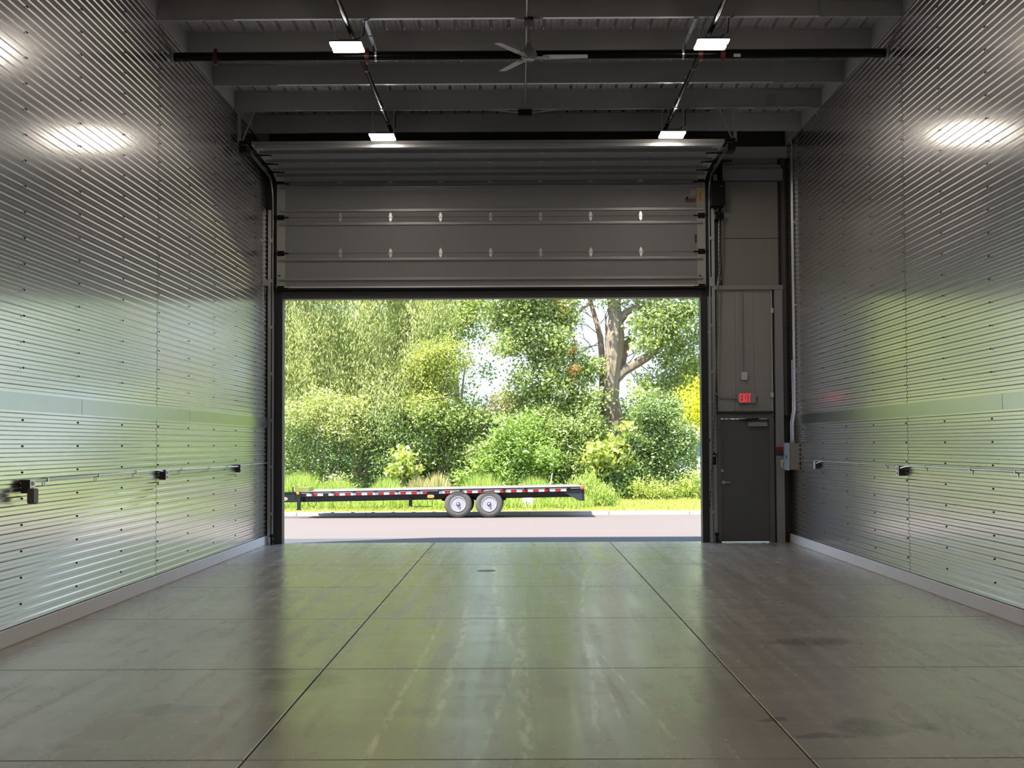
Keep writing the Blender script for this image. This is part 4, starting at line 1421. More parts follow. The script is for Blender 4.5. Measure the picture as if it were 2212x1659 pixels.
# willow on the left, taller than the doorway
bl = []
for px in range(520, 930, 58):
    for py in range(430, 900, 62):
        if px > 860 and py > 820:
            continue
        bl.append((px + RNG.uniform(-22, 22), py + RNG.uniform(-22, 22), 62, 1.0))
wb = px_blobs(bl, 47.6, 1.0)
g = ground_z(48)
tree('willow_tree', 'big pale green willow with fine drooping leaves, filling the left of the doorway', 'tree', (-5.6, 48.2, g), wb, 150000, WILLOW,
     trunk=[([(-5.6, 48.4, g), (-5.5, 48.3, 2.5), (-5.2, 48.4, 5.0), (-4.9, 48.5, 8.5)], [0.32, 0.27, 0.22, 0.10]),
            ([(-5.5, 48.3, 2.0), (-6.6, 48.0, 4.2), (-7.4, 47.8, 6.6)], [0.18, 0.13, 0.05]),
            ([(-5.3, 48.3, 3.2), (-4.0, 48.0, 5.4), (-3.4, 47.9, 7.4)], [0.17, 0.12, 0.05])],
     mode='willow', sub=0.30, size=0.125, aspect=0.24, lump=30)
# tall trees further back: close the gaps behind the willow
p = at(788, 650, 54)
g = ground_z(54)
tree('back_tree', 'tall tree whose reddish trunk shows over the willow at the doorway head', 'tree', (p.x, 54, g),
     px_blobs([(560, 700, 90), (640, 620, 90), (760, 560, 90), (860, 640, 70), (930, 650, 60), (880, 700, 60), (650, 820, 90), (780, 800, 90), (900, 560, 80), (980, 600, 55)], 54.5, 1.5), 26000, BACKL,
     trunk=[([(p.x, 54, g), (p.x, 54, 4.5), (p.x + 0.05, 53.5, 9.5)], [0.34, 0.30, 0.22])], bark=principled('red_bark', (0.40, 0.27, 0.21), 0.9, var=0.3, scale=5), sub=0.4, size=0.15, aspect=0.6)
p = at(985, 900, 52)
tree('locust_tree', 'loose green tree between the willow and the pale sky gap', 'tree', (p.x, 52, ground_z(52)),
     px_blobs([(960, 690, 45), (930, 715, 40), (1000, 690, 36), (1010, 655, 34), (1040, 660, 25), (975, 730, 22), (900, 690, 40), (950, 640, 40), (960, 570, 55), (1040, 560, 50), (1032, 722, 14), (1050, 800, 12), (1022, 830, 14), (1058, 752, 8)], 51.5, 0.8), 16000, COTTON,
     trunk=[([(p.x, 52, 0.0), (p.x + 0.1, 52, 3.0), (p.x - 0.2, 51.8, 6.0), (p.x - 0.4, 51.7, 9.0)], [0.13, 0.11, 0.08, 0.04])], sub=0.25, size=0.12, aspect=0.65)
p = at(950, 900, 47)
tree('golden_tree', 'small tree with yellow-green leaves right of the willow', 'tree', (p.x, 47, ground_z(47)),
     px_blobs([(930, 765, 28), (965, 755, 24), (905, 800, 32), (945, 800, 36), (985, 790, 24), (1005, 778, 14), (915, 840, 32), (955, 840, 34), (890, 870, 30), (930, 880, 36), (1000, 760, 12)], 47.0, 0.5), 15000, YELLOW,
     trunk=[([(p.x, 47, 0.0), (p.x, 47, 1.6), (p.x + 0.2, 47, 3.6)], [0.11, 0.09, 0.04]), ([(p.x + 0.05, 47, 1.5), (p.x + 0.7, 47.1, 3.0), (p.x + 0.85, 47, 4.3)], [0.07, 0.05, 0.02])], sub=0.2, size=0.09, aspect=0.5)

# the old cottonwood with its heavy trunk
TY = 48.0
g = ground_z(TY)


def pw(px, py, Y=TY):
    return tuple(at(px, py, Y))


def R_(w, Y=TY):
    return w * Y / F_PX / 2


cot = thing('cottonwood_tree', 'old cottonwood with a thick furrowed trunk and a forking right limb', 'tree', (at(1330, 1060, TY).x, TY, g))


def limb(pts, widths, name='limb', mat=BARK, seg=14):
    # resample and roughen so that bark reads as furrowed
    P_, R2 = [], []
    for (a, b), (ra, rb) in zip(zip(pts[:-1], pts[1:]), zip(widths[:-1], widths[1:])):
        for k in range(5):
            f = k / 5
            P_.append(Vector(a).lerp(Vector(b), f))
            R2.append(R_(ra + (rb - ra) * f) * (1 + RNG.uniform(-0.04, 0.04)))
    P_.append(Vector(pts[-1]))
    R2.append(R_(widths[-1]))
    m = MB().tube(P_, R2, seg)
    for i, v in enumerate(m.v):
        k = i % seg
        rr = 1 + (0.05 if k % 2 else -0.03)
        c = P_[min(i // seg, len(P_) - 1)]
        m.v[i] = tuple(c + (Vector(v) - c) * rr)
    return m.build(name, mat, cot, False)


limb([(at(1318, 1060, TY).x, TY, g - 0.1), pw(1334, 960), pw(1326, 905), pw(1318, 860), pw(1320, 815), pw(1326, 770), pw(1328, 730), pw(1330, 690), pw(1326, 650), pw(1318, 580), pw(1310, 500), pw(1300, 420)], [50, 42, 38, 37, 36, 38, 42, 30, 26, 24, 20, 12], 'trunk', seg=20)
limb([pw(1330, 815), pw(1348, 800), pw(1375, 785), pw(1400, 770), pw(1425, 745, 47.7), pw(1452, 720, 47.3), pw(1480, 660, 47)], [26, 22, 20, 18, 13, 9, 5])
limb([pw(1340, 690), pw(1352, 675), pw(1375, 664), pw(1400, 655), pw(1440, 620), pw(1480, 540)], [20, 15, 13, 12, 9, 5])
limb([pw(1344, 800, 48.3), pw(1347, 770, 48.4), pw(1352, 745, 48.5), pw(1362, 730, 48.6)], [10, 16, 18, 9], 'dead_stub', DEADBARK)
limb([pw(1302, 900, 48.6), pw(1301, 775, 48.6), pw(1297, 730, 48.7), pw(1290, 700, 48.7), pw(1281, 670, 48.8), pw(1272, 640, 48.9), pw(1262, 580, 49)], [16, 13, 13, 11, 10, 9, 6], 'dead_limb', DEADBARK)
limb([pw(1274, 655, 48.8), pw(1262, 664, 48.5), pw(1248, 678, 48.3), pw(1238, 692, 48.2)], [7, 6, 5, 4], 'dead_limb', DEADBARK)
limb([pw(1274, 652, 48.8), pw(1284, 640, 48.6), pw(1300, 610, 48.6)], [6, 5, 4], 'dead_limb', DEADBARK)
limb([pw(1309, 740, 48.6), pw(1309, 710, 48.6), pw(1308, 682, 48.6)], [4, 3.6, 3], 'dead_limb', DEADBARK)
limb([pw(1233, 870, 47.6), pw(1238, 800, 47.6), pw(1240, 745, 47.6), pw(1230, 690, 47.6)], [9, 8, 7, 5], 'dead_limb', DEADBARK)
# bare twigs
m = MB()


def twig(m, p, d, L, r, depth):
    q = p + d * L
    mid = p.lerp(q, 0.5) + Vector(RNG.normal(size=3)) * L * 0.06
    m.tube([p, mid, q], [r, r * 0.8, r * 0.55], 4, cap=False)
    if depth:
        for _ in range(3):
            t_ = RNG.uniform(0.35, 1.0)
            nd = (d + Vector(RNG.normal(size=3)) * 0.55).normalized()
            twig(m, p.lerp(q, t_), nd, L * RNG.uniform(0.45, 0.75), r * 0.55, depth - 1)


for (px, py, Y, dx, dz, L) in ((1290, 720, 48.7, -0.9, 0.4, 0.8), (1285, 690, 48.7, -0.8, 0.5, 0.7), (1297, 745, 48.6, -1, -0.2, 0.7), (1296, 700, 48.7, 0.5, 0.9, 0.6),
                               (1275, 660, 48.8, 0.4, 1, 0.7), (1262, 665, 48.5, -0.7, 0.8, 0.6), (1300, 735, 48.6, -0.9, -0.5, 0.8), (1309, 690, 48.6, 0.2, 1, 0.5), (1284, 760, 48.6, -0.6, 0.8, 0.6),
                               (1348, 690, 48.2, 0.2, 1, 0.7), (1352, 660, 48.2, 0.5, 0.8, 0.6), (1355, 790, 48.2, 0.6, 0.8, 0.7), (1360, 800, 48.2, 0.5, -0.8, 0.7), (1372, 800, 48.2, 0.2, -1, 0.7), (1385, 790, 48.2, 0.6, -0.6, 0.7), (1355, 770, 48.3, 0.9, 0.3, 0.7)):
    twig(m, at(px, py, Y), Vector((dx, 0, dz)).normalized(), L, 0.018, 3)
stuff(m.build('bare_twigs', DEADBARK, cot))
left_mass = [(1085, 690, 42), (1130, 670, 45), (1185, 665, 42), (1215, 690, 30), (1150, 720, 40), (1110, 735, 34), (1195, 735, 34), (1085, 755, 18), (1170, 775, 40), (1225, 770, 36), (1260, 800, 32), (1280, 790, 26), (1130, 815, 26), (1200, 815, 40), (1250, 850, 36), (1160, 850, 40), (1110, 860, 30), (1290, 860, 18), (1225, 885, 36), (1270, 905, 26), (1130, 620, 55), (1200, 600, 55), (1080, 590, 55), (1230, 650, 22)]
right_mass = [(1405, 690, 30), (1430, 665, 32), (1460, 690, 36), (1490, 665, 34), (1500, 720, 30), (1420, 730, 30), (1455, 745, 34), (1395, 740, 20), (1485, 770, 26), (1500, 800, 18), (1440, 785, 24), (1400, 830, 22), (1435, 825, 26), (1470, 820, 20), (1380, 700, 20), (1372, 735, 16), (1315, 655, 14), (1345, 642, 12), (1385, 655, 20), (1440, 600, 50), (1500, 590, 50), (1380, 570, 45), (1560, 700, 50), (1560, 800, 40), (1400, 865, 26), (1430, 870, 26), (1380, 850, 14)]
high = [(1300, 520, 70), (1200, 480, 80), (1400, 470, 80), (1100, 470, 70), (1500, 480, 80), (1300, 400, 80)]
C, A, B, L, W = cloud(px_blobs(left_mass, 47.4, 0.7) + px_blobs(right_mass, 47.7, 0.8), 52000, sub=0.22, size=0.105, aspect=0.78, lump=22)
leaf_mesh('foliage', C, A, B, L, W, COTTON, cot)
C, A, B, L, W = cloud(px_blobs(high, 48.5, 1.5), 14000, sub=0.35, size=0.16, aspect=0.78, lump=22)
leaf_mesh('high_foliage', C, A, B, L, W, COTTON, cot)
C, A, B, L, W = cloud(px_blobs([(1204, 658, 10), (1232, 760, 8), (1236, 800, 9), (1240, 820, 7), (1212, 672, 7)], 47.1, 0.2), 700, sub=0.10, size=0.10, aspect=0.6, lump=14)
leaf_mesh('withered_leaves', C, A, B, L, W, leaf_mat('withered_leaf', (0.62, 0.40, 0.12), (0.80, 0.55, 0.2), 0.3), cot)
# second thin tree further back, dark against the sky
p = at(1130, 1000, 53)

# dense thicket closing the view between the trunks
for nm_, lab, lst, Yt, n_t in (
        ('thicket', 'deep thicket behind the willow foot, on the left', [(560 + 45 * i, 720 + 60 * j, 44) for i in range(8) for j in range(6)], 51.5, 46000),
        ('thicket', 'deep thicket behind the sumac, in the middle', [(900 + 40 * i, 890 + 45 * j, 34) for i in range(7) for j in range(4)], 51.0, 14000),
        ('thicket', 'deep thicket behind the thick trunk, on the right', [(1170 + 42 * i, 890 + 42 * j, 32) for i in range(7) for j in range(4)], 51.0, 13000)):
    B_ = px_blobs(lst, Yt, 0.8)
    cx_ = sum(b[0] for b in B_) / len(B_)
    tree(nm_, lab, 'shrub', (cx_, Yt, ground_z(Yt)), B_, n_t, BACKL, group='thickets behind the shrubs',
         trunk=[([(cx_ + dx, Yt + 0.3, ground_z(Yt)), (cx_ + dx * 1.2, Yt + 0.3, 1.6)], [0.08, 0.04]) for dx in (-1.2, 0.1, 1.1)], sub=0.3, size=0.15, aspect=0.55)

# understorey shrubs, left to right
def shrub(label, lst, Y, n, mat, jit=0.5, group='shrubs along the verge', name='shrub', stems=4, **kw):
    B = px_blobs(lst, Y, jit)
    cx = sum(b[0] for b in B) / len(B)
    g = ground_z(Y)
    low = min(b[2] for b in B)
    B = B + [(b[0], b[1], g + 0.25, b[3] * 0.9) for b in B if b[2] < low + 0.9]
    zt = max(b[2] for b in B)
    tr = []
    for k in range(stems):
        x1 = cx + RNG.uniform(-0.8, 0.8)
        tr.append(([(cx + RNG.uniform(-0.3, 0.3), Y + 0.1, g), ((cx + x1) / 2, Y + 0.2, g + (zt - g) * 0.45), (x1, Y, g + (zt - g) * 0.85)], [0.05, 0.035, 0.012]))
    return tree(name, label, 'shrub', (cx, Y, g), B, n, mat, trunk=tr, group=group, **kw)


shrub('shaded tangled shrub under the willow, at the left edge of the doorway', [(600, 960, 50), (650, 930, 42), (640, 1000, 36), (700, 970, 42), (690, 1010, 26), (745, 1000, 34), (610, 1020, 30)], 46.6, 11000, DARKL, size=0.085, sub=0.2)
shrub('pale leaved shrub below the middle of the willow', [(690, 900, 34), (730, 920, 36), (700, 870, 36), (760, 890, 32), (640, 890, 30), (770, 950, 28)], 46.1, 9000, WILLOW, size=0.11, aspect=0.42, sub=0.2)
shrub('dim olive shrub behind the middle of the trailer deck', [(800, 960, 40), (840, 930, 44), (870, 980, 36), (820, 1005, 28), (780, 900, 34), (860, 900, 36), (890, 930, 32), (920, 960, 26)], 46.8, 12000, DARKL, size=0.085, sub=0.2)
shrub('low bright broadleaf plant left of centre, above the trailer lamp', [(866, 975, 14), (884, 992, 14), (868, 1008, 14), (890, 1018, 12), (850, 1016, 12)], 45.6, 1000, VINE, size=0.16, aspect=0.75, sub=0.12, lump=14, stems=2)
shrub('mid green shrub with leafy tiers right of the willow', [(930, 905, 36), (980, 900, 36), (1010, 940, 34), (960, 940, 30), (930, 985, 26), (990, 985, 30), (1030, 900, 24), (1040, 980, 28)], 46.5, 13000, MIDL, size=0.10, aspect=0.6, sub=0.2)
shrub('dry tan tangle of vines beneath the sky gap', [(1060, 865, 18), (1085, 850, 20), (1075, 880, 20), (1050, 890, 16), (1105, 870, 12)], 47.2, 2600, DRY, size=0.11, aspect=0.16, sub=0.16)
shrub('bright feathery sumac clump in the middle, over the trailer wheels', [(1090, 930, 34), (1130, 915, 32), (1160, 950, 36), (1110, 975, 36), (1060, 985, 30), (1150, 1000, 36), (1090, 1020, 28), (1040, 1015, 24), (1180, 985, 30), (1000, 1030, 20)], 45.8, 13000, SUMAC, size=0.14, aspect=0.34, sub=0.2)
shrub('deep green sumac at the foot of the thick trunk', [(1210, 930, 34), (1250, 950, 34), (1280, 930, 30), (1225, 985, 34), (1195, 1020, 26), (1250, 1010, 30), (1300, 950, 24), (1180, 900, 28)], 46.4, 12000, MIDL, size=0.13, aspect=0.4, sub=0.2)
shrub('yellow-green grape vine mound right of the trailer tail', [(1290, 975, 26), (1320, 985, 24), (1345, 960, 18), (1300, 1005, 22), (1355, 925, 18), (1350, 990, 16), (1280, 1000, 18)], 45.5, 2600, VINE, size=0.17, aspect=0.85, sub=0.17, lump=16)
shrub('shadowy shrub filling the hollow under the vine mound', [(1330, 1030, 28), (1370, 1010, 30), (1300, 1040, 22), (1370, 960, 26)], 46.2, 6000, DARKL, size=0.12, aspect=0.6, sub=0.2)
shrub('dark round shrub at the right edge of the doorway', [(1400, 920, 34), (1430, 900, 34), (1460, 930, 34), (1420, 960, 36), (1470, 975, 34), (1440, 1010, 34), (1490, 1010, 22), (1395, 985, 26), (1400, 880, 26), (1490, 950, 20), (1450, 880, 20), (1380, 905, 18)], 46.4, 17000, DARKL, size=0.105, aspect=0.5, sub=0.2)
shrub('light weedy bush on the lawn edge near the right jamb', [(1410, 1050, 20), (1440, 1058, 18), (1380, 1050, 16), (1500, 1030, 18), (1470, 1050, 16)], 45.6, 2600, VINE, size=0.09, aspect=0.4, sub=0.14)
shrub('tall feathery weed clump hiding the lawn just past the trailer tail', [(1270, 1040, 20), (1300, 1060, 20), (1280, 1080, 20), (1320, 1085, 12), (1245, 1050, 16), (1255, 1085, 16)], 43.6, 6000, WEED, jit=0.25, mode='blade', size=0.11, aspect=0.22, sub=0.13)
p = at(1720, 900, 48)  # unseen tree added to tone down the sky reflected in the left wall
tree('added_unseen_tree', 'added unseen loose leafy tree past the right jamb, dimming the reflection in the left wall', 'tree', (p.x, 48, ground_z(48)),
     px_blobs([(1600 + 62 * i, 520 + 75 * j, 40) for i in range(6) for j in range(7)], 48, 1.2), 13000, COTTON,
     trunk=[([(p.x, 48.2, 0.0), (p.x + 0.1, 48.2, 4.0), (p.x, 48.2, 7.5)], [0.2, 0.15, 0.06])], sub=0.3, size=0.13, aspect=0.7)
# lime tree and pale building in the distance on the right
p = at(1500, 900, 72)
tree('lime_tree', 'bright yellow tree far off at the right edge of the doorway', 'tree', (p.x, 72, 0.1),
     px_blobs([(1490, 850, 30), (1505, 880, 28), (1475, 880, 20), (1520, 840, 36), (1490, 905, 24), (1530, 890, 36)], 72, 1.0), 9000, LIME, trunk=[([(p.x, 72.3, 0), (p.x, 72.3, 2.5)], [0.15, 0.1])], sub=0.4, size=0.16, aspect=0.6)
tree('far_tree', 'hazy olive tree beyond the yellow one at the right edge', 'tree', (at(1500, 830, 84).x, 84, 0.1),
     px_blobs([(1490, 815, 22), (1515, 800, 24), (1470, 830, 16), (1540, 820, 40), (1440, 850, 18)], 84, 1.0), 4000, BACKL, trunk=[([(at(1500, 830, 84).x, 84, 0), (at(1500, 830, 84).x, 84, 4)], [0.2, 0.1])], sub=0.4, size=0.2)
bx0, bx1 = at(1440, 960, 78).x, at(1640, 960, 78).x
zt, zr, zb_ = at(1500, 942, 78).z, at(1500, 926, 78).z, 0.0
shed = thing('far_building', 'pale low building with a white roof edge, glimpsed at the right edge', 'building', (bx0, 78, 0))
MB().box(bx0, bx1, 78, 84, 0, zt).build('wall', principled('pale_siding', (0.62, 0.68, 0.78), 0.7), shed)
MB().prism([(bx0 - 0.3, 77.6, zt), (bx0 - 0.3, 84.4, zt), (bx0 - 0.3, 84.4, zt + 0.1), (bx0 - 0.3, 81, zr + 1.0), (bx0 - 0.3, 77.6, zr)], (bx1 - bx0 + 0.6, 0, 0)).build('roof', principled('pale_roof', (0.72, 0.72, 0.74), 0.6), shed)
MB().box(bx0 + 1.0, bx0 + 2.2, 77.96, 78, 1.0, 1.0 + (zt - 1.0) * 0.7).build('window', principled('far_glass', (0.10, 0.18, 0.32), 0.1), shed)


# grass: blades on the verge
def blades(name, n, xr, yr, h0, h1, w, mat, label, lean=0.35, zfun=None, mask=None):
    X = RNG.uniform(xr[0], xr[1], n)
    Y = RNG.uniform(yr[0], yr[1], n)
    if mask is not None:
        k = mask(X, Y)
        X, Y = X[k], Y[k]
    n = len(X)
    Z = np.interp(Y, [p_[0] for p_ in VG], [p_[1] for p_ in VG])
    H = RNG.uniform(h0, h1, n)
    if zfun is not None:
        H *= zfun(X, Y)
    A = unit(RNG.normal(size=(n, 3)) * lean * np.array([1, 1, 0.1]) + np.array([0, 0, 1.0]))
    Bv = unit(np.cross(A, RNG.normal(size=(n, 3)) + np.array([0, -1.2, 0])))
    C = np.stack([X, Y, Z], 1) + A * (H * 0.48)[:, None]
    o = leaf_mesh(name, C, A, Bv, H, np.full(n, w), mat)
    return tag(o, label, 'grass')


XEDGE = at(1262, 1080, 44).x
patch = lambda X, Y: 0.65 + 0.5 * np.sin(X * 1.7 + 0.5) * np.sin(X * 0.63) + 0.25 * np.sin(X * 4.1)
blades('lawn_grass', 60000, (-13, 11), (42.32, 47.2), 0.05, 0.12, 0.018, GRASS, 'short sunny mown grass along the kerb')
blades('tall_weeds', 34000, (-13, XEDGE + 0.5), (43.9, 46.8), 0.55, 0.95, 0.035, WEED, 'tall bright green weeds standing behind the trailer', 0.22, zfun=lambda X, Y: np.clip(patch(X, Y), 0.45, 1.15))
blades('verge_weeds', 15000, (-13, XEDGE + 0.2), (42.8, 44.2), 0.15, 0.42, 0.03, WEED, 'knee-high weeds seen under the trailer deck', 0.35)
blades('lawn_edge_weeds', 10000, (XEDGE, 11), (45.6, 47.4), 0.30, 0.75, 0.035, WEED, 'soft uncut grass at the back of the lawn on the right', 0.3)
blades('dry_reeds', 2600, (at(880, 1040, 45).x, at(985, 1040, 45).x), (44.6, 45.6), 0.7, 1.05, 0.03, REED, 'patch of dry tan reeds behind the trailer deck', 0.2, zfun=lambda X, Y: (0.45 + 0.55 * np.sin(np.clip((X - X.min()) / (X.max() - X.min()), 0, 1) * PI) ** 0.6) * (0.8 + 0.25 * np.sin(X * 9.0)))
q = at(1140, 1080, 43.0)
tag(MB().bbox(q.x - 0.17, q.x + 0.17, 42.9, 43.25, ground_z(43) - 0.05, q.z + 0.06, 0.03).build('utility_cover', principled('pale_block', (0.75, 0.73, 0.70), 0.7)), 'pale block in the grass behind the trailer, right of its wheels', 'block')
q0, q1 = at(1188, 1052, 44.4), at(1193, 1022, 44.6)
tag(MB().tube([(q0.x, 44.4, ground_z(44.4)), tuple(q0), tuple(q1)], [0.02, 0.018, 0.014], 6).build('marker_stick', principled('bleached_wood', (0.75, 0.70, 0.66), 0.8)), 'bleached stick leaning in the weeds above the trailer tail', 'stick')

# ------------------------------------------------------------------ flatbed trailer
TYN = 39.70                     # near side
TW = 2.30
GT = -0.387


def dk(x):                      # deck height: nose lower than tail
    return 0.425 + 0.0150 * (x + 2.2)


def sh(p):                      # follow the deck's slight rake
    return (p[0], p[1], p[2] + dk(p[0]))


XF, XR = at(642, 1065, TYN).x, at(1262, 1060, TYN).x
tr = thing('flatbed_trailer', 'long black flatbed trailer with two axles and red and white tape, parked at the kerb', 'trailer', ((XF + XR) / 2, TYN + TW / 2, GT))


def rail(m, x0, x1, y0, y1, z0, z1, n=1):
    for k in range(n):
        m.box(x0 + (x1 - x0) * k / n, x0 + (x1 - x0) * (k + 1) / n, y0, y1, z0, z1)
    return m


# deck boards
nb = 11
for k in range(nb):
    y0 = TYN + 0.10 + (TW - 0.20) * k / nb
    y1 = TYN + 0.10 + (TW - 0.20) * (k + 1) / nb - 0.008
    MB().box(XF + 0.1, XR - 0.05, y0, y1, -0.045, 0.0).build('deck_board', PLANK, tr, fn=sh)
# side channels with stake pockets and outer rub rail
RAIL_GLINT = principled('rail_highlight', (0.62, 0.61, 0.58), 0.4, 0.6)  # pale strips paint the highlight lines along the trailer's rails
for yn, s in ((TYN, 1), (TYN + TW, -1)):
    m = MB()
    m.box(XF, XR, yn + s * 0.06, yn + s * 0.10, -0.13, 0.004)
    m.box(XF, XR, yn + s * 0.02, yn + s * 0.10, -0.135, -0.125)
    sr = m.build('side_channel', TBLACK, tr, fn=sh)
    MB().box(XF + 0.06, XR - 0.06, yn, yn + s * 0.010, -0.030, 0.006).build('rub_rail', TBLACK, sr, fn=sh)
    MB().box(XF + 0.10, XR - 0.10, yn, yn + s * 0.014, 0.004, 0.010).build('rub_rail_edge', RAIL_GLINT, sr, fn=sh)
    MB().box(XF + 0.10, XR - 0.10, yn + s * 0.055, yn + s * 0.10, 0.000, 0.012).build('deck_edge', RAIL_GLINT, sr, fn=sh)
    MB().box(XF + 0.10, XR - 0.10, yn + s * 0.045, yn + s * 0.06, -0.045, -0.034).build('channel_lip', RAIL_GLINT, sr, fn=sh)
    x = XF + 0.4
    while x < XR - 0.2:
        MB().box(x - 0.045, x + 0.045, yn + s * 0.010, yn + s * 0.06, -0.044, 0.0).build('stake_pocket', TBLACK, sr, fn=sh)
        x += 0.61
    if s > 0:
        # reflective tape: alternating strips
        x = at(661, 1070, TYN).x
        xe = at(1227, 1060, TYN).x
        k = 0
        while x < xe - 0.05:
            w_ = 0.165 if k % 2 == 0 else 0.150
            pxx = 1120 + x * F_PX / TYN
            if not (686 < pxx < 702 or 917 < pxx < 938):
                MB().box(x + 0.004, x + w_ - 0.004, yn + s * 0.0535, yn + s * 0.060, -0.122, -0.050).build('reflective_strip', TWHT if k % 2 == 0 else TREDT, sr, fn=sh)
            x += w_
            k += 1
# main beams
for y0 in (TYN + 0.55, TYN + TW - 0.65):
    m = MB()
    m.box(XF - 1.9, XR - 0.15, y0 + 0.04, y0 + 0.05, -0.30, -0.05)
    m.box(XF - 1.9, XR - 0.15, y0, y0 + 0.10, -0.055, -0.045)
    m.box(XF - 1.9, XR - 0.15, y0, y0 + 0.10, -0.305, -0.295)
    m.build('main_beam', TBLACK, tr, fn=sh)
x = XF + 0.3
while x < XR - 0.3:
    MB().box(x, x + 0.05, TYN + 0.1, TYN + TW - 0.1, -0.13, -0.05).build('cross_member', TBLACK, tr, fn=sh)
    x += 0.8
# tongue
m = MB()
m.box(XF - 1.9, XF + 0.1, TYN + 0.42, TYN + 0.50, -0.295, -0.085)
tg = m.build('tongue_beam', TBLACK, tr, fn=sh)
q = at(613, 1078, TYN + 0.42)
dz_ = dk(q.x)
ov = MB()
for (rx_, rz_, dy_, mt, nm) in ((0.115, 0.058, 0.006, ORANGE, 'emblem_rim'), (0.102, 0.046, 0.010, TWHT, 'emblem_field')):
    MB().prism([(q.x + rx_ * math.cos(2 * PI * k / 28), TYN + 0.42 - dy_, q.z + rz_ * math.sin(2 * PI * k / 28)) for k in range(28)], (0, 0.004, 0)).build(nm, mt, tg)
place_text('emblem_letter', 'm', 0.085, (q.x + 0.0, TYN + 0.405, q.z + 0.008), principled('brown_ink', (0.25, 0.10, 0.02), 0.5), tg)
MB().prism([(q.x + 0.05, TYN + 0.404, q.z - 0.018), (q.x + 0.05, TYN + 0.404, q.z + 0.022), (q.x + 0.088, TYN + 0.404, q.z + 0.002)], (0, 0.004, 0)).build('emblem_mark', TBLACK, tg)
# nose plate with marker lamp, jack and chains
MB().box(XF - 0.02, XF + 0.10, TYN + 0.01, TYN + 0.06, -0.15, -0.02).build('nose_bracket', TBLACK, tr, fn=sh)
q = at(643.5, 1066, TYN)
MB().lathe([(0.038, 0.0), (0.034, -0.02), (0.012, -0.028)], axis='y', c=(q.x, TYN + 0.01, q.z), seg=14).build('marker_lamp', AMBER, tr, True)
q = at(1258, 1053, TYN)
m = MB()
m.lathe([(0.062, 0.02), (0.062, -0.01), (0.04, -0.014)], axis='y', c=(q.x, TYN + 0.0, q.z), seg=16)
lp = m.build('lamp_ring', principled('rusty_ring', (0.35, 0.15, 0.07), 0.6), tr, True)
MB().lathe([(0.042, -0.012), (0.036, -0.028), (0.012, -0.034)], axis='y', c=(q.x, TYN, q.z), seg=16).build('tail_marker', REDLENS, tr, True)
a, b = at(922, 1077, TYN + 0.03), at(939, 1063, TYN + 0.03)
MB().bbox(a.x, b.x, TYN + 0.03, TYN + 0.06, a.z, b.z, 0.01).build('lamp_plate', TBLACK, tr)
MB().bbox(a.x + 0.015, b.x - 0.015, TYN + 0.015, TYN + 0.03, a.z + 0.01, a.z + 0.105, 0.03).build('lamp_bezel', RIM, tr)
MB().bbox(a.x + 0.03, b.x - 0.03, TYN, TYN + 0.02, a.z + 0.022, a.z + 0.092, 0.03).build('turn_signal', AMBER, tr)
# jack leg
q0, q1 = at(646, 1086, TYN + 0.35), at(646, 1101, TYN + 0.35)
m = MB()
m.box(q0.x - 0.05, q0.x + 0.05, TYN + 0.30, TYN + 0.40, q1.z, dk(q0.x) - 0.05)
m.box(q0.x - 0.08, q0.x + 0.08, TYN + 0.26, TYN + 0.44, q1.z - 0.012, q1.z)
m.build('jack_leg', TBLACK, tr)
m = MB()
q = at(640, 1052, TYN + 0.35)
m.tube([(q.x - 0.13, TYN + 0.30, q.z), (q.x + 0.10, TYN + 0.30, q.z + 0.03)], 0.012, 6)
m.tube([(q.x - 0.09, TYN + 0.32, q.z - 0.01), (q.x - 0.09, TYN + 0.32, q.z - 0.20), (q.x - 0.02, TYN + 0.30, q.z - 0.34)], 0.02, 8)
m.build('jack_crank', TBLACK, tr)
a, b = at(640, 1062, TYN + 0.6), at(668, 1053, TYN + 0.6)
MB().bbox(a.x, b.x, TYN + 0.5, TYN + 1.5, a.z - 0.05, b.z, 0.012).build('tool_tray', principled('olive_box', (0.22, 0.24, 0.06), 0.3), tr)
for lst in ([(663, 1075), (666, 1088), (670, 1094), (679, 1094), (683, 1088), (686, 1074)], [(887, 1088), (887, 1094), (934, 1094), (935, 1080)]):
    P_ = [at(a_, b_, TYN + 0.2) for a_, b_ in lst]
    MB().tube(P_, 0.010, 6).build('safety_chain', TBLACK, tr)
q = at(887, 1084, TYN + 0.4)
MB().box(q.x - 0.05, q.x + 0.05, TYN + 0.35, TYN + 0.45, q.z - 0.12, q.z + 0.1).build('winch_bracket', TBLACK, tr)
# tail: gusset plates and bumper
for y0 in (TYN + 0.04, TYN + TW - 0.07):
    MB().prism([(XR - 0.62, y0, -0.13), (XR, y0, -0.10), (XR, y0, -0.40), (XR - 0.14, y0, -0.40)], (0, 0.03, 0)).build('tail_gusset', principled('trailer_grey', (0.035, 0.038, 0.045), 0.4), tr, fn=sh)
MB().box(XR - 0.05, XR, TYN + 0.02, TYN + TW - 0.02, -0.38, -0.02).build('tail_plate', TBLACK, tr, fn=sh)
# axles and wheels
WRd = 0.392


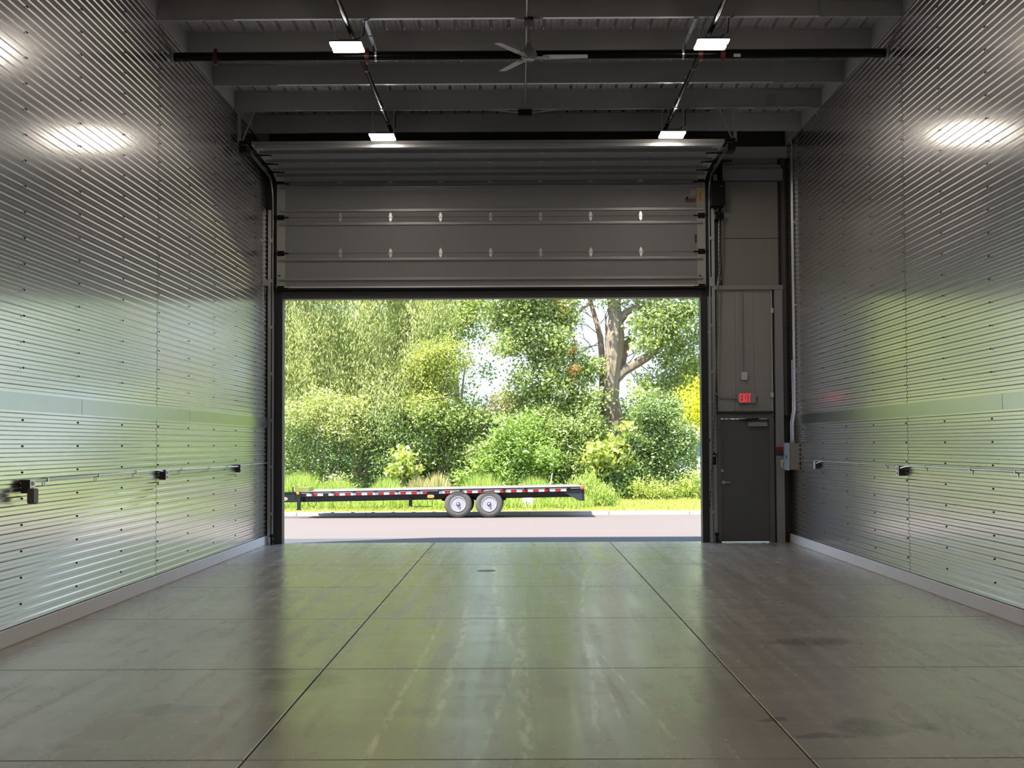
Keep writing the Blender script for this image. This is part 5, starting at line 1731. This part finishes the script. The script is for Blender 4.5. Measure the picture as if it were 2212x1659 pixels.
def wheel(cx, cy, s):
    """s = -1: outer face towards the camera"""
    cz = GT + WRd if s < 0 else -0.415 + WRd
    w = empty('wheel', (cx, cy, cz))
    w.parent = tr
    w.matrix_parent_inverse = tr.matrix_basis.inverted()
    e = s
    m = MB()
    m.lathe([(0.20, 0.10), (0.28, 0.118), (0.345, 0.115), (0.375, 0.095), (WRd, 0.06), (WRd, -0.06), (0.375, -0.095), (0.345, -0.115), (0.28, -0.118), (0.20, -0.10)], axis='y', c=(0, 0, 0), seg=40)
    o = m.build('tyre', RUBBER, None, True)
    o.parent = w
    m = MB()
    m.lathe([(0.215, e * 0.105), (0.222, e * 0.118), (0.205, e * 0.12), (0.195, e * 0.09), (0.165, e * 0.075), (0.15, e * 0.085), (0.075, e * 0.07), (0.07, e * 0.02)], axis='y', seg=36)
    o = m.build('rim', RIM, None, True)
    o.parent = w
    m = MB()
    for k in range(8):
        a_ = 2 * PI * k / 8 + 0.2
        m.lathe([(0.016, e * 0.07), (0.016, e * 0.0865)], axis='y', c=(0.122 * math.cos(a_) * 1.12, 0, 0.122 * math.sin(a_) * 1.12), seg=8)
    o = m.build('hand_holes', BLACK, None)
    o.parent = w
    m = MB()
    m.lathe([(0.055, e * 0.06), (0.055, e * 0.12), (0.045, e * 0.125)], axis='y', seg=18)
    o = m.build('hub', TBLACK, None, True)
    o.parent = w
    o = MB().lathe([(0.034, e * 0.12), (0.034, e * 0.145), (0.02, e * 0.152)], axis='y', seg=16).build('hub_cap', RIM, None, True)
    o.parent = w
    m = MB()
    for k in range(8):
        a_ = 2 * PI * k / 8
        m.lathe([(0.010, e * 0.06), (0.010, e * 0.098)], axis='y', c=(0.085 * math.cos(a_), 0, 0.085 * math.sin(a_)), seg=6)
    o = m.build('lug_nuts', RIM, None)
    o.parent = w


for px in (989.5, 1056.5):
    cx = at(px, 1093, TYN).x
    wheel(cx, TYN + 0.14, -1)
    wheel(cx, TYN + TW - 0.24, 1)
    MB().tube([(cx, TYN + 0.22, GT + WRd), (cx, TYN + TW - 0.3, GT + WRd - 0.02)], 0.05, 10).build('axle', TBLACK, tr, True)
x0, x1 = at(975, 1093, TYN).x - 0.3, at(1070, 1093, TYN).x + 0.3
for y0 in (TYN + 0.42, TYN + TW - 0.5):
    m = MB()
    m.tube([(x0, y0, 0.12), ((x0 + x1) / 2 - 0.4, y0, 0.02), ((x0 + x1) / 2, y0, 0.14), ((x0 + x1) / 2 + 0.4, y0, 0.02), (x1, y0, 0.13)], 0.03, 8)
    m.build('leaf_spring', TBLACK, tr)
